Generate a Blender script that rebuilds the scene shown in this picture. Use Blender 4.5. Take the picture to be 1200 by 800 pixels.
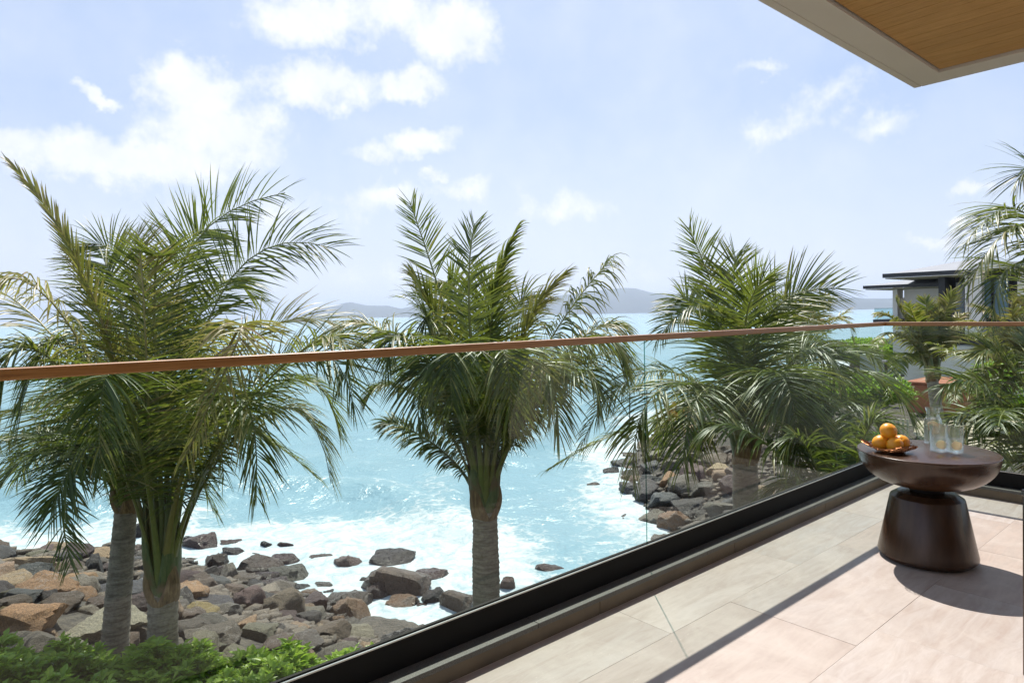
import bpy, bmesh, math, random
import numpy as np
from mathutils import Vector, Matrix, noise as mnoise
random.seed(7); RNG = np.random.default_rng(11)
R = math.radians
scene = bpy.context.scene
for _o in list(bpy.data.objects): bpy.data.objects.remove(_o, do_unlink=True)
COL = scene.collection

# ------------------------------------------------------------------ camera
F_PX, ROLL, PITCH, YAW = 785.757, -0.0172531, -0.0196716, 0.861129
CAM = Vector((-6.03777, -2.23917, 1.44224))
SH = -16.8666
_fw = Vector((math.cos(YAW)*math.cos(PITCH), math.sin(YAW)*math.cos(PITCH), math.sin(PITCH)))
_r = _fw.cross(Vector((0, 0, 1))).normalized(); _u = _r.cross(_fw)
C_R = _r*math.cos(ROLL)+_u*math.sin(ROLL); C_U = -_r*math.sin(ROLL)+_u*math.cos(ROLL); C_F = _fw
cd = bpy.data.cameras.new('camera'); cam = bpy.data.objects.new('camera', cd); COL.objects.link(cam)
cd.sensor_width = 36; cd.lens = F_PX/1200*36; cd.shift_y = SH/1200
cd.clip_start = 0.05; cd.clip_end = 40000
m = Matrix((C_R, C_U, -C_F)).transposed().to_4x4(); m.translation = CAM
cam.matrix_world = m
scene.camera = cam
scene.cycles.transparent_max_bounces = 40; scene.cycles.max_bounces = 12
scene.render.resolution_x = 1024; scene.render.resolution_y = 682

def ray(x, y):            # direction through a photograph pixel (1200x800), forward depth 1
    return C_F + C_R*((x-600)/F_PX) - C_U*((y-400-SH)/F_PX)
def at(x, y, d): return CAM + ray(x, y)*d
def onz(x, y, z):
    d = ray(x, y); return CAM + d*((z-CAM.z)/d.z)

# ------------------------------------------------------------------ sun, sky, exposure
scene.view_settings.view_transform = 'Standard'; scene.view_settings.look = 'None'
scene.view_settings.exposure = 1.0; scene.view_settings.gamma = 1
SUN_AZ = math.atan2(.53, .45); SUN_EL = math.atan(1.1/math.hypot(.53, .45))
sdir = Vector((math.cos(SUN_AZ)*math.cos(SUN_EL), math.sin(SUN_AZ)*math.cos(SUN_EL), math.sin(SUN_EL)))
sl = bpy.data.lights.new('sun', 'SUN'); sl.energy = 3.6; sl.angle = R(.5); sl.color = (1, .95, .87)
so = bpy.data.objects.new('sun', sl); COL.objects.link(so)
so.rotation_euler = sdir.to_track_quat('Z', 'Y').to_euler()

world = bpy.data.worlds.new('World'); scene.world = world; world.use_nodes = True
class NT:
    """small helper for node trees"""
    def __init__(s, nt): s.nt = nt; s.n = nt.nodes; s.l = nt.links
    def new(s, t, **k):
        n = s.n.new(t)
        for a, b in k.items(): setattr(n, a, b)
        return n
    def link(s, a, b): s.l.new(a, b)
    def val(s, sock, v):
        if hasattr(v, 'is_output') or isinstance(v, bpy.types.NodeSocket): s.link(v, sock)
        else: sock.default_value = v
    def math(s, op, a, b=0.0, c=None, clamp=False):
        n = s.new('ShaderNodeMath', operation=op, use_clamp=clamp)
        s.val(n.inputs[0], a); s.val(n.inputs[1], b)
        if c is not None: s.val(n.inputs[2], c)
        return n.outputs[0]
    def vmath(s, op, a, b=(0, 0, 0), out=0):
        n = s.new('ShaderNodeVectorMath', operation=op)
        s.val(n.inputs[0], a)
        if op == 'SCALE': s.val(n.inputs['Scale'], b)
        else: s.val(n.inputs[1], b)
        return n.outputs['Value'] if out == 'v' else n.outputs[0]
    def mix(s, f, a, b, mode='MIX'):
        n = s.new('ShaderNodeMix', data_type='RGBA', blend_type=mode)
        s.val(n.inputs[0], f); s.val(n.inputs[6], a); s.val(n.inputs[7], b)
        return n.outputs[2]
    def noise(s, vec, scale, detail=4, rough=.55, dist=0.0, out=0):
        n = s.new('ShaderNodeTexNoise'); 
        if vec is not None: s.link(vec, n.inputs['Vector'])
        n.inputs['Scale'].default_value = scale; n.inputs['Detail'].default_value = detail
        n.inputs['Roughness'].default_value = rough; n.inputs['Distortion'].default_value = dist
        return n.outputs[out]
    def ramp(s, f, stops, interp='LINEAR'):
        n = s.new('ShaderNodeValToRGB'); s.link(f, n.inputs[0]); cr = n.color_ramp; cr.interpolation = interp
        while len(cr.elements) < len(stops): cr.elements.new(.5)
        for e, (p, c) in zip(cr.elements, stops):
            e.position = p; e.color = (c, c, c, 1) if not hasattr(c, '__len__') else (*c[:3], 1)
        return n.outputs[0]
    def maprange(s, v, a, b, c=0, d=1, smooth=False):
        n = s.new('ShaderNodeMapRange'); n.interpolation_type = 'SMOOTHSTEP' if smooth else 'LINEAR'
        s.val(n.inputs[0], v)
        for i, x in zip((1, 2, 3, 4), (a, b, c, d)): s.val(n.inputs[i], x)
        return n.outputs[0]
    def bump(s, h, strength=.3, dist=.02, normal=None):
        n = s.new('ShaderNodeBump'); s.link(h, n.inputs['Height'])
        n.inputs['Strength'].default_value = strength; n.inputs['Distance'].default_value = dist
        if normal: s.link(normal, n.inputs['Normal'])
        return n.outputs[0]

w = NT(world.node_tree); w.n.clear()
sky = w.new('ShaderNodeTexSky', sky_type='NISHITA'); sky.sun_disc = False
sky.sun_elevation = SUN_EL; sky.sun_rotation = R(90)-SUN_AZ
sky.altitude = 10; sky.air_density = 1.0; sky.dust_density = 1.2; sky.ozone_density = 2.0
tc = w.new('ShaderNodeTexCoord'); dirv = w.vmath('NORMALIZE', tc.outputs['Generated'])
sp = w.new('ShaderNodeSeparateXYZ'); w.link(dirv, sp.inputs[0])
el = w.math('ARCSINE', sp.outputs[2]); az = w.math('ARCTAN2', sp.outputs[1], sp.outputs[0])
cb = w.new('ShaderNodeCombineXYZ'); w.link(az, cb.inputs[0]); w.link(el, cb.inputs[1])
nz = w.noise(dirv, 7.0, 7, .62, out=1)
nz2 = w.noise(dirv, 30.0, 5, .6, out=1)
off = w.vmath('SCALE', w.vmath('SUBTRACT', nz, (.5, .5, .5)), .085)
off2 = w.vmath('SCALE', w.vmath('SUBTRACT', nz2, (.5, .5, .5)), .05)
pp = w.vmath('ADD', w.vmath('ADD', cb.outputs[0], off), off2)
def azel(x, y):
    d = ray(x, y).normalized(); return math.atan2(d.y, d.x), math.asin(d.z)
# cumulus banks: pixel centre, half width, half height, strength
CL = [(225, 110, 70, 50, 1), (255, 160, 85, 50, 1), (370, 105, 75, 38, 1), (480, 100, 55, 26, 1), (120, 190, 110, 34, 1),
      (200, 195, 90, 36, 1), (20, 180, 60, 30, .9), (370, 25, 80, 42, 1), (530, 35, 66, 48, 1), (450, 5, 70, 40, .8), (100, 118, 30, 13, .9),
      (495, 168, 58, 20, .8), (440, 180, 40, 18, .6), (450, 238, 70, 22, .7), (545, 225, 60, 22, .6), (515, 205, 24, 12, .7), (660, 245, 60, 22, .6),
      (1137, 232, 36, 15, 1), (1095, 283, 50, 7, .8), (925, 150, 60, 26, .5), (1030, 152, 60, 22, .5), (970, 110, 60, 30, .45),
      (900, 82, 40, 14, .5), (300, 250, 130, 50, .45), (610, 330, 240, 34, .45),
      (-150, 120, 140, 60, 1), (-350, 230, 160, 50, .9), (1400, 90, 120, 40, .7), (1600, 240, 160, 40, .8), (250, -140, 150, 60, 1), (700, -180, 160, 50, .8)]
acc = None
for (x, y, hw, hh, st) in CL:
    a, e = azel(x, y); a1, e1 = azel(x+hw, y); a2, e2 = azel(x, y-hh)
    ra = max(abs(a1-a), .01); re = max(abs(e2-e), .005)
    d = w.vmath('MULTIPLY', w.vmath('SUBTRACT', pp, (a, e, 0)), (1/ra, 1/re, 0))
    v = w.math('MULTIPLY', w.math('SUBTRACT', 1.25, w.vmath('LENGTH', d, out='v')), st)
    acc = v if acc is None else w.math('SMOOTH_MAX', acc, v, .25)
# scattered clouds for the parts of the sky nobody sees from here
nb = w.noise(dirv, 3.2, 6, .6)
behind = w.maprange(w.vmath('DOT_PRODUCT', dirv, tuple(_fw), out='v'), .15, .45, 1, 0)
bgc = w.math('MULTIPLY', w.maprange(nb, .52, .66), behind)
fine = w.noise(dirv, 22, 6, .65)
dens = w.maprange(w.math('ADD', acc, w.math('MULTIPLY', w.math('SUBTRACT', fine, .5), 1.25)), .05, .85, 0, 1, True)
dens = w.math('MAXIMUM', dens, bgc)
vv = w.math('MULTIPLY', w.maprange(w.noise(dirv, 4.5, 5, .6), .38, .68), .26)   # thin veil
dens = w.math('MULTIPLY', dens, .86)
dens = w.math('MAXIMUM', dens, vv)
hz = w.ramp(el, [(0.0, .85), (.08, .62), (.28, .24), (.6, .10), (1, .08)])
base = w.mix(w.math('MULTIPLY', hz, 1.0), w.mix(.55, sky.outputs[0], (2.7, 4.8, 8.9, 1)), (9.2, 9.4, 10.2, 1))
ccol = w.mix(w.maprange(fine, .3, .7), (8.7, 9.0, 10.1, 1), (10.4, 10.4, 10.8, 1))
glow = w.maprange(w.vmath('DOT_PRODUCT', dirv, tuple(sdir), out='v'), .55, 1.0, 0, .25, True)
base = w.mix(glow, base, (9.4, 9.6, 10.4, 1))
skyc = w.mix(dens, base, ccol)
bg = w.new('ShaderNodeBackground'); w.link(skyc, bg.inputs[0]); bg.inputs[1].default_value = 0.056
wo = w.new('ShaderNodeOutputWorld'); w.link(bg.outputs[0], wo.inputs[0])

# ------------------------------------------------------------------ mesh / object helpers
def tag(o, label=None, cat=None, group=None, kind=None):
    if label: o['label'] = label
    if cat: o['category'] = cat
    if group: o['group'] = group
    if kind: o['kind'] = kind
    return o
def empty(name, loc=(0, 0, 0), rz=0):
    o = bpy.data.objects.new(name, None); COL.objects.link(o); o.location = loc; o.rotation_euler.z = rz
    o.empty_display_size = .1; return o
def mesh_obj(name, verts, faces, mats, parent=None, smooth=False, fmat=None):
    me = bpy.data.meshes.new(name); me.from_pydata([tuple(v) for v in verts], [], faces)
    for mt in (mats if isinstance(mats, (list, tuple)) else [mats]): me.materials.append(mt)
    if fmat is not None: me.polygons.foreach_set('material_index', fmat)
    if smooth: me.polygons.foreach_set('use_smooth', [True]*len(me.polygons))
    me.update()
    o = bpy.data.objects.new(name, me); COL.objects.link(o)
    if parent: o.parent = parent
    return o
class MB:
    """collects simple solids, builds ONE mesh object"""
    def __init__(s): s.v = []; s.f = []
    def box(s, x0, x1, y0, y1, z0, z1):
        n = len(s.v)
        s.v += [(x0, y0, z0), (x1, y0, z0), (x1, y1, z0), (x0, y1, z0), (x0, y0, z1), (x1, y0, z1), (x1, y1, z1), (x0, y1, z1)]
        s.f += [tuple(n+i for i in q) for q in ((0, 3, 2, 1), (4, 5, 6, 7), (0, 1, 5, 4), (1, 2, 6, 5), (2, 3, 7, 6), (3, 0, 4, 7))]
        return s
    def hexa(s, p):
        n = len(s.v); s.v += [tuple(q) for q in p]
        s.f += [tuple(n+i for i in q) for q in ((0, 3, 2, 1), (4, 5, 6, 7), (0, 1, 5, 4), (1, 2, 6, 5), (2, 3, 7, 6), (3, 0, 4, 7))]
        return s
    def tube(s, pts, rad, k=8, cap=True):
        pts = [Vector(p) for p in pts]; n0 = len(s.v); up = Vector((0, 0, 1))
        if not hasattr(rad, '__len__'): rad = [rad]*len(pts)
        prev = None
        for i, p in enumerate(pts):
            t = (pts[min(i+1, len(pts)-1)]-pts[max(i-1, 0)]).normalized()
            if prev is None:
                a = t.cross(up) if abs(t.z) < .95 else t.cross(Vector((1, 0, 0)))
            else: a = prev - t*prev.dot(t)
            a.normalize(); b = t.cross(a); prev = a
            for j in range(k):
                g = 2*math.pi*j/k; s.v.append(tuple(p+(a*math.cos(g)+b*math.sin(g))*rad[i]))
        for i in range(len(pts)-1):
            for j in range(k):
                a0 = n0+i*k+j; a1 = n0+i*k+(j+1) % k; s.f.append((a0, a1, a1+k, a0+k))
        if cap:
            s.f.append(tuple(n0+j for j in reversed(range(k)))); s.f.append(tuple(n0+(len(pts)-1)*k+j for j in range(k)))
        return s
    def lathe(s, prof, k=48, c=(0, 0)):
        n0 = len(s.v)
        for (r, z) in prof:
            for j in range(k):
                g = 2*math.pi*j/k; s.v.append((c[0]+r*math.cos(g), c[1]+r*math.sin(g), z))
        for i in range(len(prof)-1):
            for j in range(k):
                a0 = n0+i*k+j; a1 = n0+i*k+(j+1) % k; s.f.append((a0, a1, a1+k, a0+k))
        if prof[0][0] > 1e-5: s.f.append(tuple(n0+j for j in reversed(range(k))))
        if prof[-1][0] > 1e-5: s.f.append(tuple(n0+(len(prof)-1)*k+j for j in range(k)))
        return s
    def build(s, name, mat, parent=None, smooth=False, bevel=0, seg=2, auto=None):
        o = mesh_obj(name, s.v, s.f, mat, parent, smooth)
        if bevel:
            b = o.modifiers.new('bevel', 'BEVEL'); b.width = bevel; b.segments = seg; b.limit_method = 'ANGLE'; b.angle_limit = R(35)
        if auto:
            o.data.polygons.foreach_set('use_smooth', [True]*len(o.data.polygons))
            o.data.set_sharp_from_angle(angle=R(auto))
        return o

# ------------------------------------------------------------------ materials
def material(name):
    mt = bpy.data.materials.new(name); mt.use_nodes = True; t = NT(mt.node_tree); t.n.clear()
    out = t.new('ShaderNodeOutputMaterial'); return mt, t, out
def principled(t, out, color, rough=.5, normal=None, **k):
    b = t.new('ShaderNodeBsdfPrincipled'); t.val(b.inputs['Base Color'], color if not (hasattr(color, '__len__') and len(color) == 3) else (*color, 1))
    t.val(b.inputs['Roughness'], rough)
    if normal is not None: t.link(normal, b.inputs['Normal'])
    for a, v in k.items(): t.val(b.inputs[a.replace('_', ' ')], v)
    if out: t.link(b.outputs[0], out.inputs[0])
    return b
def objco(t): return t.new('ShaderNodeTexCoord').outputs['Object']
def geopos(t): return t.new('ShaderNodeNewGeometry').outputs['Position']
M = {}
def simple(name, c1, c2, scale, rough=.6, bump=.2, dist=.01, metallic=0, stretch=None, coord='obj', **k):
    mt, t, out = material(name); v = objco(t) if coord == 'obj' else geopos(t)
    if stretch: v = t.vmath('MULTIPLY', v, stretch)
    n = t.noise(v, scale, 6, .6); c = t.mix(t.maprange(n, .3, .7), (*c1, 1), (*c2, 1))
    nb_ = t.noise(v, scale*4, 4, .6)
    principled(t, out, c, rough, t.bump(nb_, bump, dist), Metallic=metallic, **k); M[name] = mt; return mt
simple('black_metal', (.008, .0075, .007), (.012, .011, .010), 6, .7, .1, .002, Specular_IOR_Level=.2)
simple('steel', (.42, .41, .39), (.52, .51, .49), 12, .3, .05, .001, metallic=1)
simple('curb_stone', (.13, .10, .066), (.19, .145, .095), 5, .65, .2, .004)
simple('grout', (.52, .46, .42), (.60, .54, .49), 20, .85, .2, .002)
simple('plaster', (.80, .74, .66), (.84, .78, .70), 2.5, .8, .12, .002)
simple('dark_lacquer', (.034, .015, .007), (.070, .033, .016), 3, .27, .04, .001, stretch=(6, 6, 1))
simple('white_render', (.80, .76, .68), (.85, .81, .74), 1.2, .8, .1, .01)
simple('grey_roof', (.20, .21, .23), (.26, .27, .29), 1.5, .6, .2, .01)
simple('charcoal', (.016, .017, .019), (.026, .027, .03), 2, .5, .1, .01)
simple('olive_soffit', (.20, .20, .12), (.26, .25, .15), 2, .7, .1, .01)
simple('curtain', (.32, .37, .43), (.42, .47, .53), 9, .8, .2, .02, stretch=(8, 8, .3))
simple('terracotta', (.30, .095, .045), (.38, .13, .065), 3, .75, .3, .01)
simple('brown_wall', (.12, .075, .06), (.17, .11, .085), 3, .75, .3, .01)
simple('green_wall', (.33, .37, .32), (.40, .43, .37), 2, .75, .3, .01)
simple('pale_timber', (.50, .46, .33), (.60, .55, .42), 6, .7, .2, .01)
simple('lawn', (.10, .13, .03), (.17, .19, .05), 3, .9, .5, .05, coord='geo')
simple('sand_path', (.42, .36, .27), (.50, .43, .33), 2, .9, .4, .02, coord='geo')
simple('mesh_rug', (.4, .4, .4), (.5, .5, .5), 3)
def mk():
    # teak handrail
    mt, t, out = material('teak'); v = t.vmath('MULTIPLY', objco(t), (1.2, 40, 40))
    n = t.noise(v, 2.5, 6, .65, 1.2); c = t.ramp(n, [(.3, (.25, .10, .022)), (.55, (.40, .18, .046)), (.75, (.50, .25, .08))])
    principled(t, out, c, .42, t.bump(n, .15, .003), Coat_Weight=.4, Coat_Roughness=.3); M['teak'] = mt
    # same wood, grain along Y (side rail)
    mt, t, out = material('teak_side'); v = t.vmath('MULTIPLY', objco(t), (40, 1.2, 40))
    n = t.noise(v, 2.5, 6, .65, 1.2); c = t.ramp(n, [(.3, (.25, .10, .022)), (.55, (.40, .18, .046)), (.75, (.50, .25, .08))])
    principled(t, out, c, .42, t.bump(n, .15, .003), Coat_Weight=.4, Coat_Roughness=.3); M['teak_side'] = mt
    # granite coping
    mt, t, out = material('granite'); v = objco(t)
    n = t.noise(v, 260, 3, .7); n2 = t.noise(v, 420, 2, .7)
    c = t.mix(t.maprange(n, .46, .62), (.07, .068, .062, 1), (.17, .165, .15, 1))
    c = t.mix(t.maprange(n2, .70, .74), c, (.42, .40, .35, 1))
    principled(t, out, c, .5, t.bump(n, .15, .001)); M['granite'] = mt
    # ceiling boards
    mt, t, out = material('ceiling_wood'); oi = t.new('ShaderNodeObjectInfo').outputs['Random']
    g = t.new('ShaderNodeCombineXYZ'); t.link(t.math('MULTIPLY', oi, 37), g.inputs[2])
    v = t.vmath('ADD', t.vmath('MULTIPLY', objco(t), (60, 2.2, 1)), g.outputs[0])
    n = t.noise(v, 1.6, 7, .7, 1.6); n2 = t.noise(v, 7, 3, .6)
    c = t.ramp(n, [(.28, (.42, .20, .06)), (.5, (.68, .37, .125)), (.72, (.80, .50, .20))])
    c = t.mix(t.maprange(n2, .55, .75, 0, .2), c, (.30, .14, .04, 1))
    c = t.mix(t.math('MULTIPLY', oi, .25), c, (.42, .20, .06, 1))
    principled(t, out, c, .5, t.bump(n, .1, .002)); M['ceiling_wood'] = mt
    # floor tile: silvery beige travertine, veins along each tile, tone from object colour
    mt, t, out = material('floor_tile'); info = t.new('ShaderNodeObjectInfo'); 
    g = t.new('ShaderNodeCombineXYZ'); t.link(t.math('MULTIPLY', info.outputs['Random'], 50), g.inputs[2])
    p0 = t.vmath('ADD', objco(t), g.outputs[0])
    v = t.vmath('MULTIPLY', p0, (1.2, 6.5, 1))
    n = t.noise(v, 2.2, 8, .66, 1.0); n3 = t.noise(p0, 3.2, 7, .65, .6); n2 = t.noise(v, 14, 5, .7)
    c = t.mix(t.maprange(n, .34, .66), info.outputs['Color'], (.335, .27, .235, 1), 'MIX')
    c = t.mix(t.maprange(n3, .44, .68, 0, .5), c, (.52, .46, .415, 1))
    c = t.mix(t.maprange(n2, .56, .72, 0, .38), c, (.29, .235, .20, 1))
    pits = t.maprange(t.noise(t.vmath('MULTIPLY', p0, (1, 2.2, 1)), 60, 2, .5), .70, .74)
    pm = t.math('MULTIPLY', pits, t.maprange(t.noise(p0, 5, 3, .5), .5, .62))
    c = t.mix(t.math('MULTIPLY', pm, .6), c, (.66, .58, .52, 1))
    principled(t, out, c, t.maprange(n, .3, .7, .42, .6), t.bump(t.math('SUBTRACT', n2, t.math('MULTIPLY', pm, .6)), .12, .003)); M['floor_tile'] = mt
    # balustrade glass
    def glass(name, tint, edge=False, k=1.0, rough=0.0):
        mt, t, out = material(name); tr = t.new('ShaderNodeBsdfTransparent'); tr.inputs[0].default_value = (*tint, 1)
        gl = t.new('ShaderNodeBsdfGlossy'); gl.inputs['Roughness'].default_value = rough; gl.inputs[0].default_value = (1, 1, 1, 1)
        fr = t.new('ShaderNodeFresnel'); fr.inputs[0].default_value = 1.45; bf = t.new('ShaderNodeNewGeometry').outputs['Backfacing']
        mx = t.new('ShaderNodeMixShader'); t.link(t.math('MULTIPLY', t.math('MULTIPLY', fr.outputs[0], k), t.math('SUBTRACT', 1.0, bf)), mx.inputs[0]); t.link(tr.outputs[0], mx.inputs[1]); t.link(gl.outputs[0], mx.inputs[2])
        t.link(mx.outputs[0], out.inputs[0]); M[name] = mt
    glass('glass', (.875, .918, .890), k=.8)
    glass('glass_edge', (1, 1, 1), k=.0)
    glass('glass_joint', (.24, .50, .45), k=.4)
    glass('clear_glass', (.95, .955, .95), k=1.3, rough=.02)
    glass('drink', (.93, .93, .90), k=.9)
    for nm_, ior_, f_ in (('clear_glass', 1.47, .35), ('drink', 1.33, .45)):
        mt, t, out = material(nm_); gb = t.new('ShaderNodeBsdfGlass'); gb.inputs['IOR'].default_value = ior_; gb.inputs['Roughness'].default_value = .0
        tr = t.new('ShaderNodeBsdfTransparent'); mx = t.new('ShaderNodeMixShader'); mx.inputs[0].default_value = f_
        t.link(gb.outputs[0], mx.inputs[1]); t.link(tr.outputs[0], mx.inputs[2]); t.link(mx.outputs[0], out.inputs[0]); M[nm_] = mt
    glass('far_glass', (.70, .80, .80), k=1.0)
    # palm leaf: vertex 'tint' 0 green .. 1 straw
    mt, t, out = material('palm_leaf'); at_ = t.new('ShaderNodeAttribute'); at_.attribute_name = 'tint'
    n = t.noise(geopos(t), 9, 4, .6)
    f = t.math('ADD', at_.outputs['Fac'], t.math('MULTIPLY', t.math('SUBTRACT', n, .5), .16), clamp=True)
    c = t.ramp(f, [(0, (.036, .068, .014)), (.3, (.090, .130, .022)), (.55, (.22, .21, .042)), (.78, (.33, .27, .09)), (1, (.30, .20, .10))])
    b = principled(t, None, c, .40, Specular_IOR_Level=.6)
    tl = t.new('ShaderNodeBsdfTranslucent'); t.link(t.mix(.5, c, (.28, .34, .04, 1)), tl.inputs[0])
    mx = t.new('ShaderNodeMixShader'); mx.inputs[0].default_value = .42; t.link(b.outputs[0], mx.inputs[1]); t.link(tl.outputs[0], mx.inputs[2]); t.link(mx.outputs[0], out.inputs[0])
    M['palm_leaf'] = mt
    mt, t, out = material('palm_rib'); n = t.noise(geopos(t), 14, 4, .6); at_ = t.new('ShaderNodeAttribute'); at_.attribute_name = 'tint'
    c = t.mix(t.maprange(n, .3, .7), (.12, .16, .04, 1), (.20, .22, .06, 1)); c = t.mix(at_.outputs['Fac'], c, (.30, .20, .07, 1))
    principled(t, out, c, .42); M['palm_rib'] = mt
    # sheaths at the crown
    mt, t, out = material('sheath'); v = t.vmath('MULTIPLY', geopos(t), (16, 16, 2.2)); n = t.noise(v, 1.6, 7, .7, .6); n1 = t.noise(geopos(t), 3.5, 4, .6)
    c = t.ramp(n, [(.3, (.060, .085, .028)), (.5, (.12, .15, .05)), (.7, (.20, .19, .085))])
    c = t.mix(t.maprange(n1, .46, .62, 0, .9), c, (.19, .115, .055, 1))
    principled(t, out, c, .6, t.bump(n, .4, .02)); M['sheath'] = mt
    mt, t, out = material('old_sheath'); v = t.vmath('MULTIPLY', geopos(t), (18, 18, 3)); n = t.noise(v, 1.6, 6, .65, .5)
    principled(t, out, t.ramp(n, [(.3, (.10, .055, .025)), (.55, (.26, .155, .07)), (.75, (.40, .28, .14))]), .75, t.bump(n, .5, .02)); M['old_sheath'] = mt
    # trunk
    mt, t, out = material('palm_trunk'); p0 = geopos(t); v = t.vmath('MULTIPLY', p0, (2.5, 2.5, 16)); n = t.noise(v, 1.4, 7, .68, .5); n2 = t.noise(p0, 26, 4, .6)
    c = t.ramp(n, [(.25, (.085, .066, .048)), (.42, (.23, .185, .14)), (.58, (.36, .30, .235)), (.8, (.46, .40, .32))])
    c = t.mix(t.maprange(n2, .45, .7, 0, .45), c, (.09, .072, .055, 1))
    principled(t, out, c, .85, t.bump(t.math('ADD', n, t.math('MULTIPLY', n2, .5)), .6, .02)); M['palm_trunk'] = mt
    # boulders, hue from object colour
    mt, t, out = material('boulder'); info = t.new('ShaderNodeObjectInfo'); tcn = objco(t)
    g = t.new('ShaderNodeCombineXYZ'); t.link(t.math('MULTIPLY', info.outputs['Random'], 60), g.inputs[0])
    p0 = t.vmath('ADD', tcn, g.outputs[0]); n = t.noise(p0, 1.3, 8, .66, .4); n2 = t.noise(p0, 6, 7, .7); n3 = t.noise(p0, 26, 4, .7)
    c = t.mix(t.maprange(n, .3, .7, 0, .5), info.outputs['Color'], t.mix(.5, info.outputs['Color'], (.10, .085, .08, 1)))
    c = t.mix(t.maprange(n2, .50, .72, 0, .6), c, t.mix(.45, c, (.42, .36, .30, 1)))
    c = t.mix(t.maprange(n3, .36, .62, .8, 0), c, t.mix(.8, c, (.01, .01, .012, 1)))
    vein = t.maprange(t.math('ABSOLUTE', t.math('SUBTRACT', t.noise(p0, .9, 5, .6, .3), .5)), .0, .012, 1, 0)
    c = t.mix(t.math('MULTIPLY', vein, t.maprange(info.outputs['Random'], .55, .6, 0, .5)), c, (.42, .38, .35, 1))
    sz = t.new('ShaderNodeSeparateXYZ'); t.link(geopos(t), sz.inputs[0])
    wet = t.maprange(t.math('ADD', sz.outputs[2], t.math('MULTIPLY', n2, .7)), -5.35, -4.85, 1, 0)
    c = t.mix(t.math('MULTIPLY', wet, .6), c, t.mix(1.0, c, (.30, .28, .30, 1), 'MULTIPLY'))
    rr = t.math('SUBTRACT', t.maprange(n2, .35, .7, .5, .85), t.math('MULTIPLY', wet, .32))
    h = t.math('ADD', t.math('MULTIPLY', n2, .7), t.math('MULTIPLY', n3, .35))
    principled(t, out, c, rr, t.bump(h, 1.0, .10)); M['boulder'] = mt
    # shore ground
    mt, t, out = material('shore_ground'); p0 = geopos(t); n = t.noise(p0, .8, 6, .6); n2 = t.noise(p0, 7, 5, .65); sz = t.new('ShaderNodeSeparateXYZ'); t.link(p0, sz.inputs[0])
    c = t.mix(t.maprange(n2, .35, .65), (.035, .030, .027, 1), (.12, .10, .08, 1))
    g2 = t.mix(t.maprange(n, .35, .65), (.055, .075, .02, 1), (.12, .125, .05, 1))
    c = t.mix(t.maprange(t.math('ADD', sz.outputs[2], t.math('MULTIPLY', t.math('SUBTRACT', n, .5), 1.2)), -3.0, -2.75), c, g2)
    principled(t, out, c, .9, t.bump(n2, .8, .1)); M['shore_ground'] = mt
    # hills
    mt, t, out = material('hill'); n = t.noise(geopos(t), .004, 6, .6)
    c = t.mix(t.maprange(n, .3, .7), (.012, .03, .03, 1), (.05, .07, .055, 1)); principled(t, out, c, .9); M['hill'] = mt
    # shrub leaf
    mt, t, out = material('shrub_leaf'); at_ = t.new('ShaderNodeAttribute'); at_.attribute_name = 'tint'
    c = t.ramp(at_.outputs['Fac'], [(0, (.09, .20, .022)), (.5, (.25, .41, .045)), (1, (.42, .54, .08))])
    b = principled(t, None, c, .38); tl = t.new('ShaderNodeBsdfTranslucent'); t.link(t.mix(.5, c, (.34, .52, .04, 1)), tl.inputs[0])
    mx = t.new('ShaderNodeMixShader'); mx.inputs[0].default_value = .48; t.link(b.outputs[0], mx.inputs[1]); t.link(tl.outputs[0], mx.inputs[2]); t.link(mx.outputs[0], out.inputs[0]); M['shrub_leaf'] = mt
    mt, t, out = material('orange_leaf'); n = t.noise(geopos(t), 4, 3, .6)
    c = t.mix(n, (.45, .20, .02, 1), (.55, .33, .05, 1)); principled(t, out, c, .6); M['orange_leaf'] = mt
    # sea
    mt, t, out = material('sea'); p0 = geopos(t); at_ = t.new('ShaderNodeAttribute'); at_.attribute_name = 'foam'
    F = at_.outputs['Fac']
    sw = t.vmath('SCALE', t.vmath('SUBTRACT', t.noise(p0, .5, 5, .6, out=1), (.5, .5, .5)), 2.6)
    ps = t.vmath('ADD', p0, sw)
    vo = t.new('ShaderNodeTexVoronoi', feature='DISTANCE_TO_EDGE'); t.link(ps, vo.inputs['Vector']); vo.inputs['Scale'].default_value = .85
    vo2 = t.new('ShaderNodeTexVoronoi', feature='DISTANCE_TO_EDGE'); t.link(t.vmath('ADD', p0, t.vmath('SCALE', sw, .35)), vo2.inputs['Vector']); vo2.inputs['Scale'].default_value = 2.6
    lace = t.math('ADD', t.maprange(vo.outputs[0], 0, .16, .75, 0), t.maprange(vo2.outputs[0], 0, .14, .5, 0))
    nn = t.noise(p0, 1.3, 8, .68); nb2 = t.noise(p0, .16, 5, .6)
    s = t.math('ADD', t.math('MULTIPLY', F, 1.55), t.math('MULTIPLY', lace, .34))
    s = t.math('ADD', s, t.math('MULTIPLY', t.math('SUBTRACT', nn, .5), 1.25)); s = t.math('ADD', s, t.math('MULTIPLY', t.math('SUBTRACT', nb2, .5), .5))
    gate = t.maprange(F, .02, .14)
    foam = t.math('MULTIPLY', t.maprange(s, .62, 1.08, 0, 1, True), gate)
    big = t.noise(t.vmath('MULTIPLY', p0, (.012, .03, 0)), 1, 5, .6); mid_ = t.noise(p0, .22, 5, .6)
    wc = t.mix(t.maprange(big, .35, .65), (.20, .335, .41, 1), (.25, .39, .455, 1))
    wc = t.mix(t.maprange(mid_, .35, .68, 0, .4), wc, (.27, .43, .51, 1))
    wc = t.mix(t.math('MULTIPLY', F, .45, clamp=True), wc, (.33, .46, .46, 1))
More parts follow.
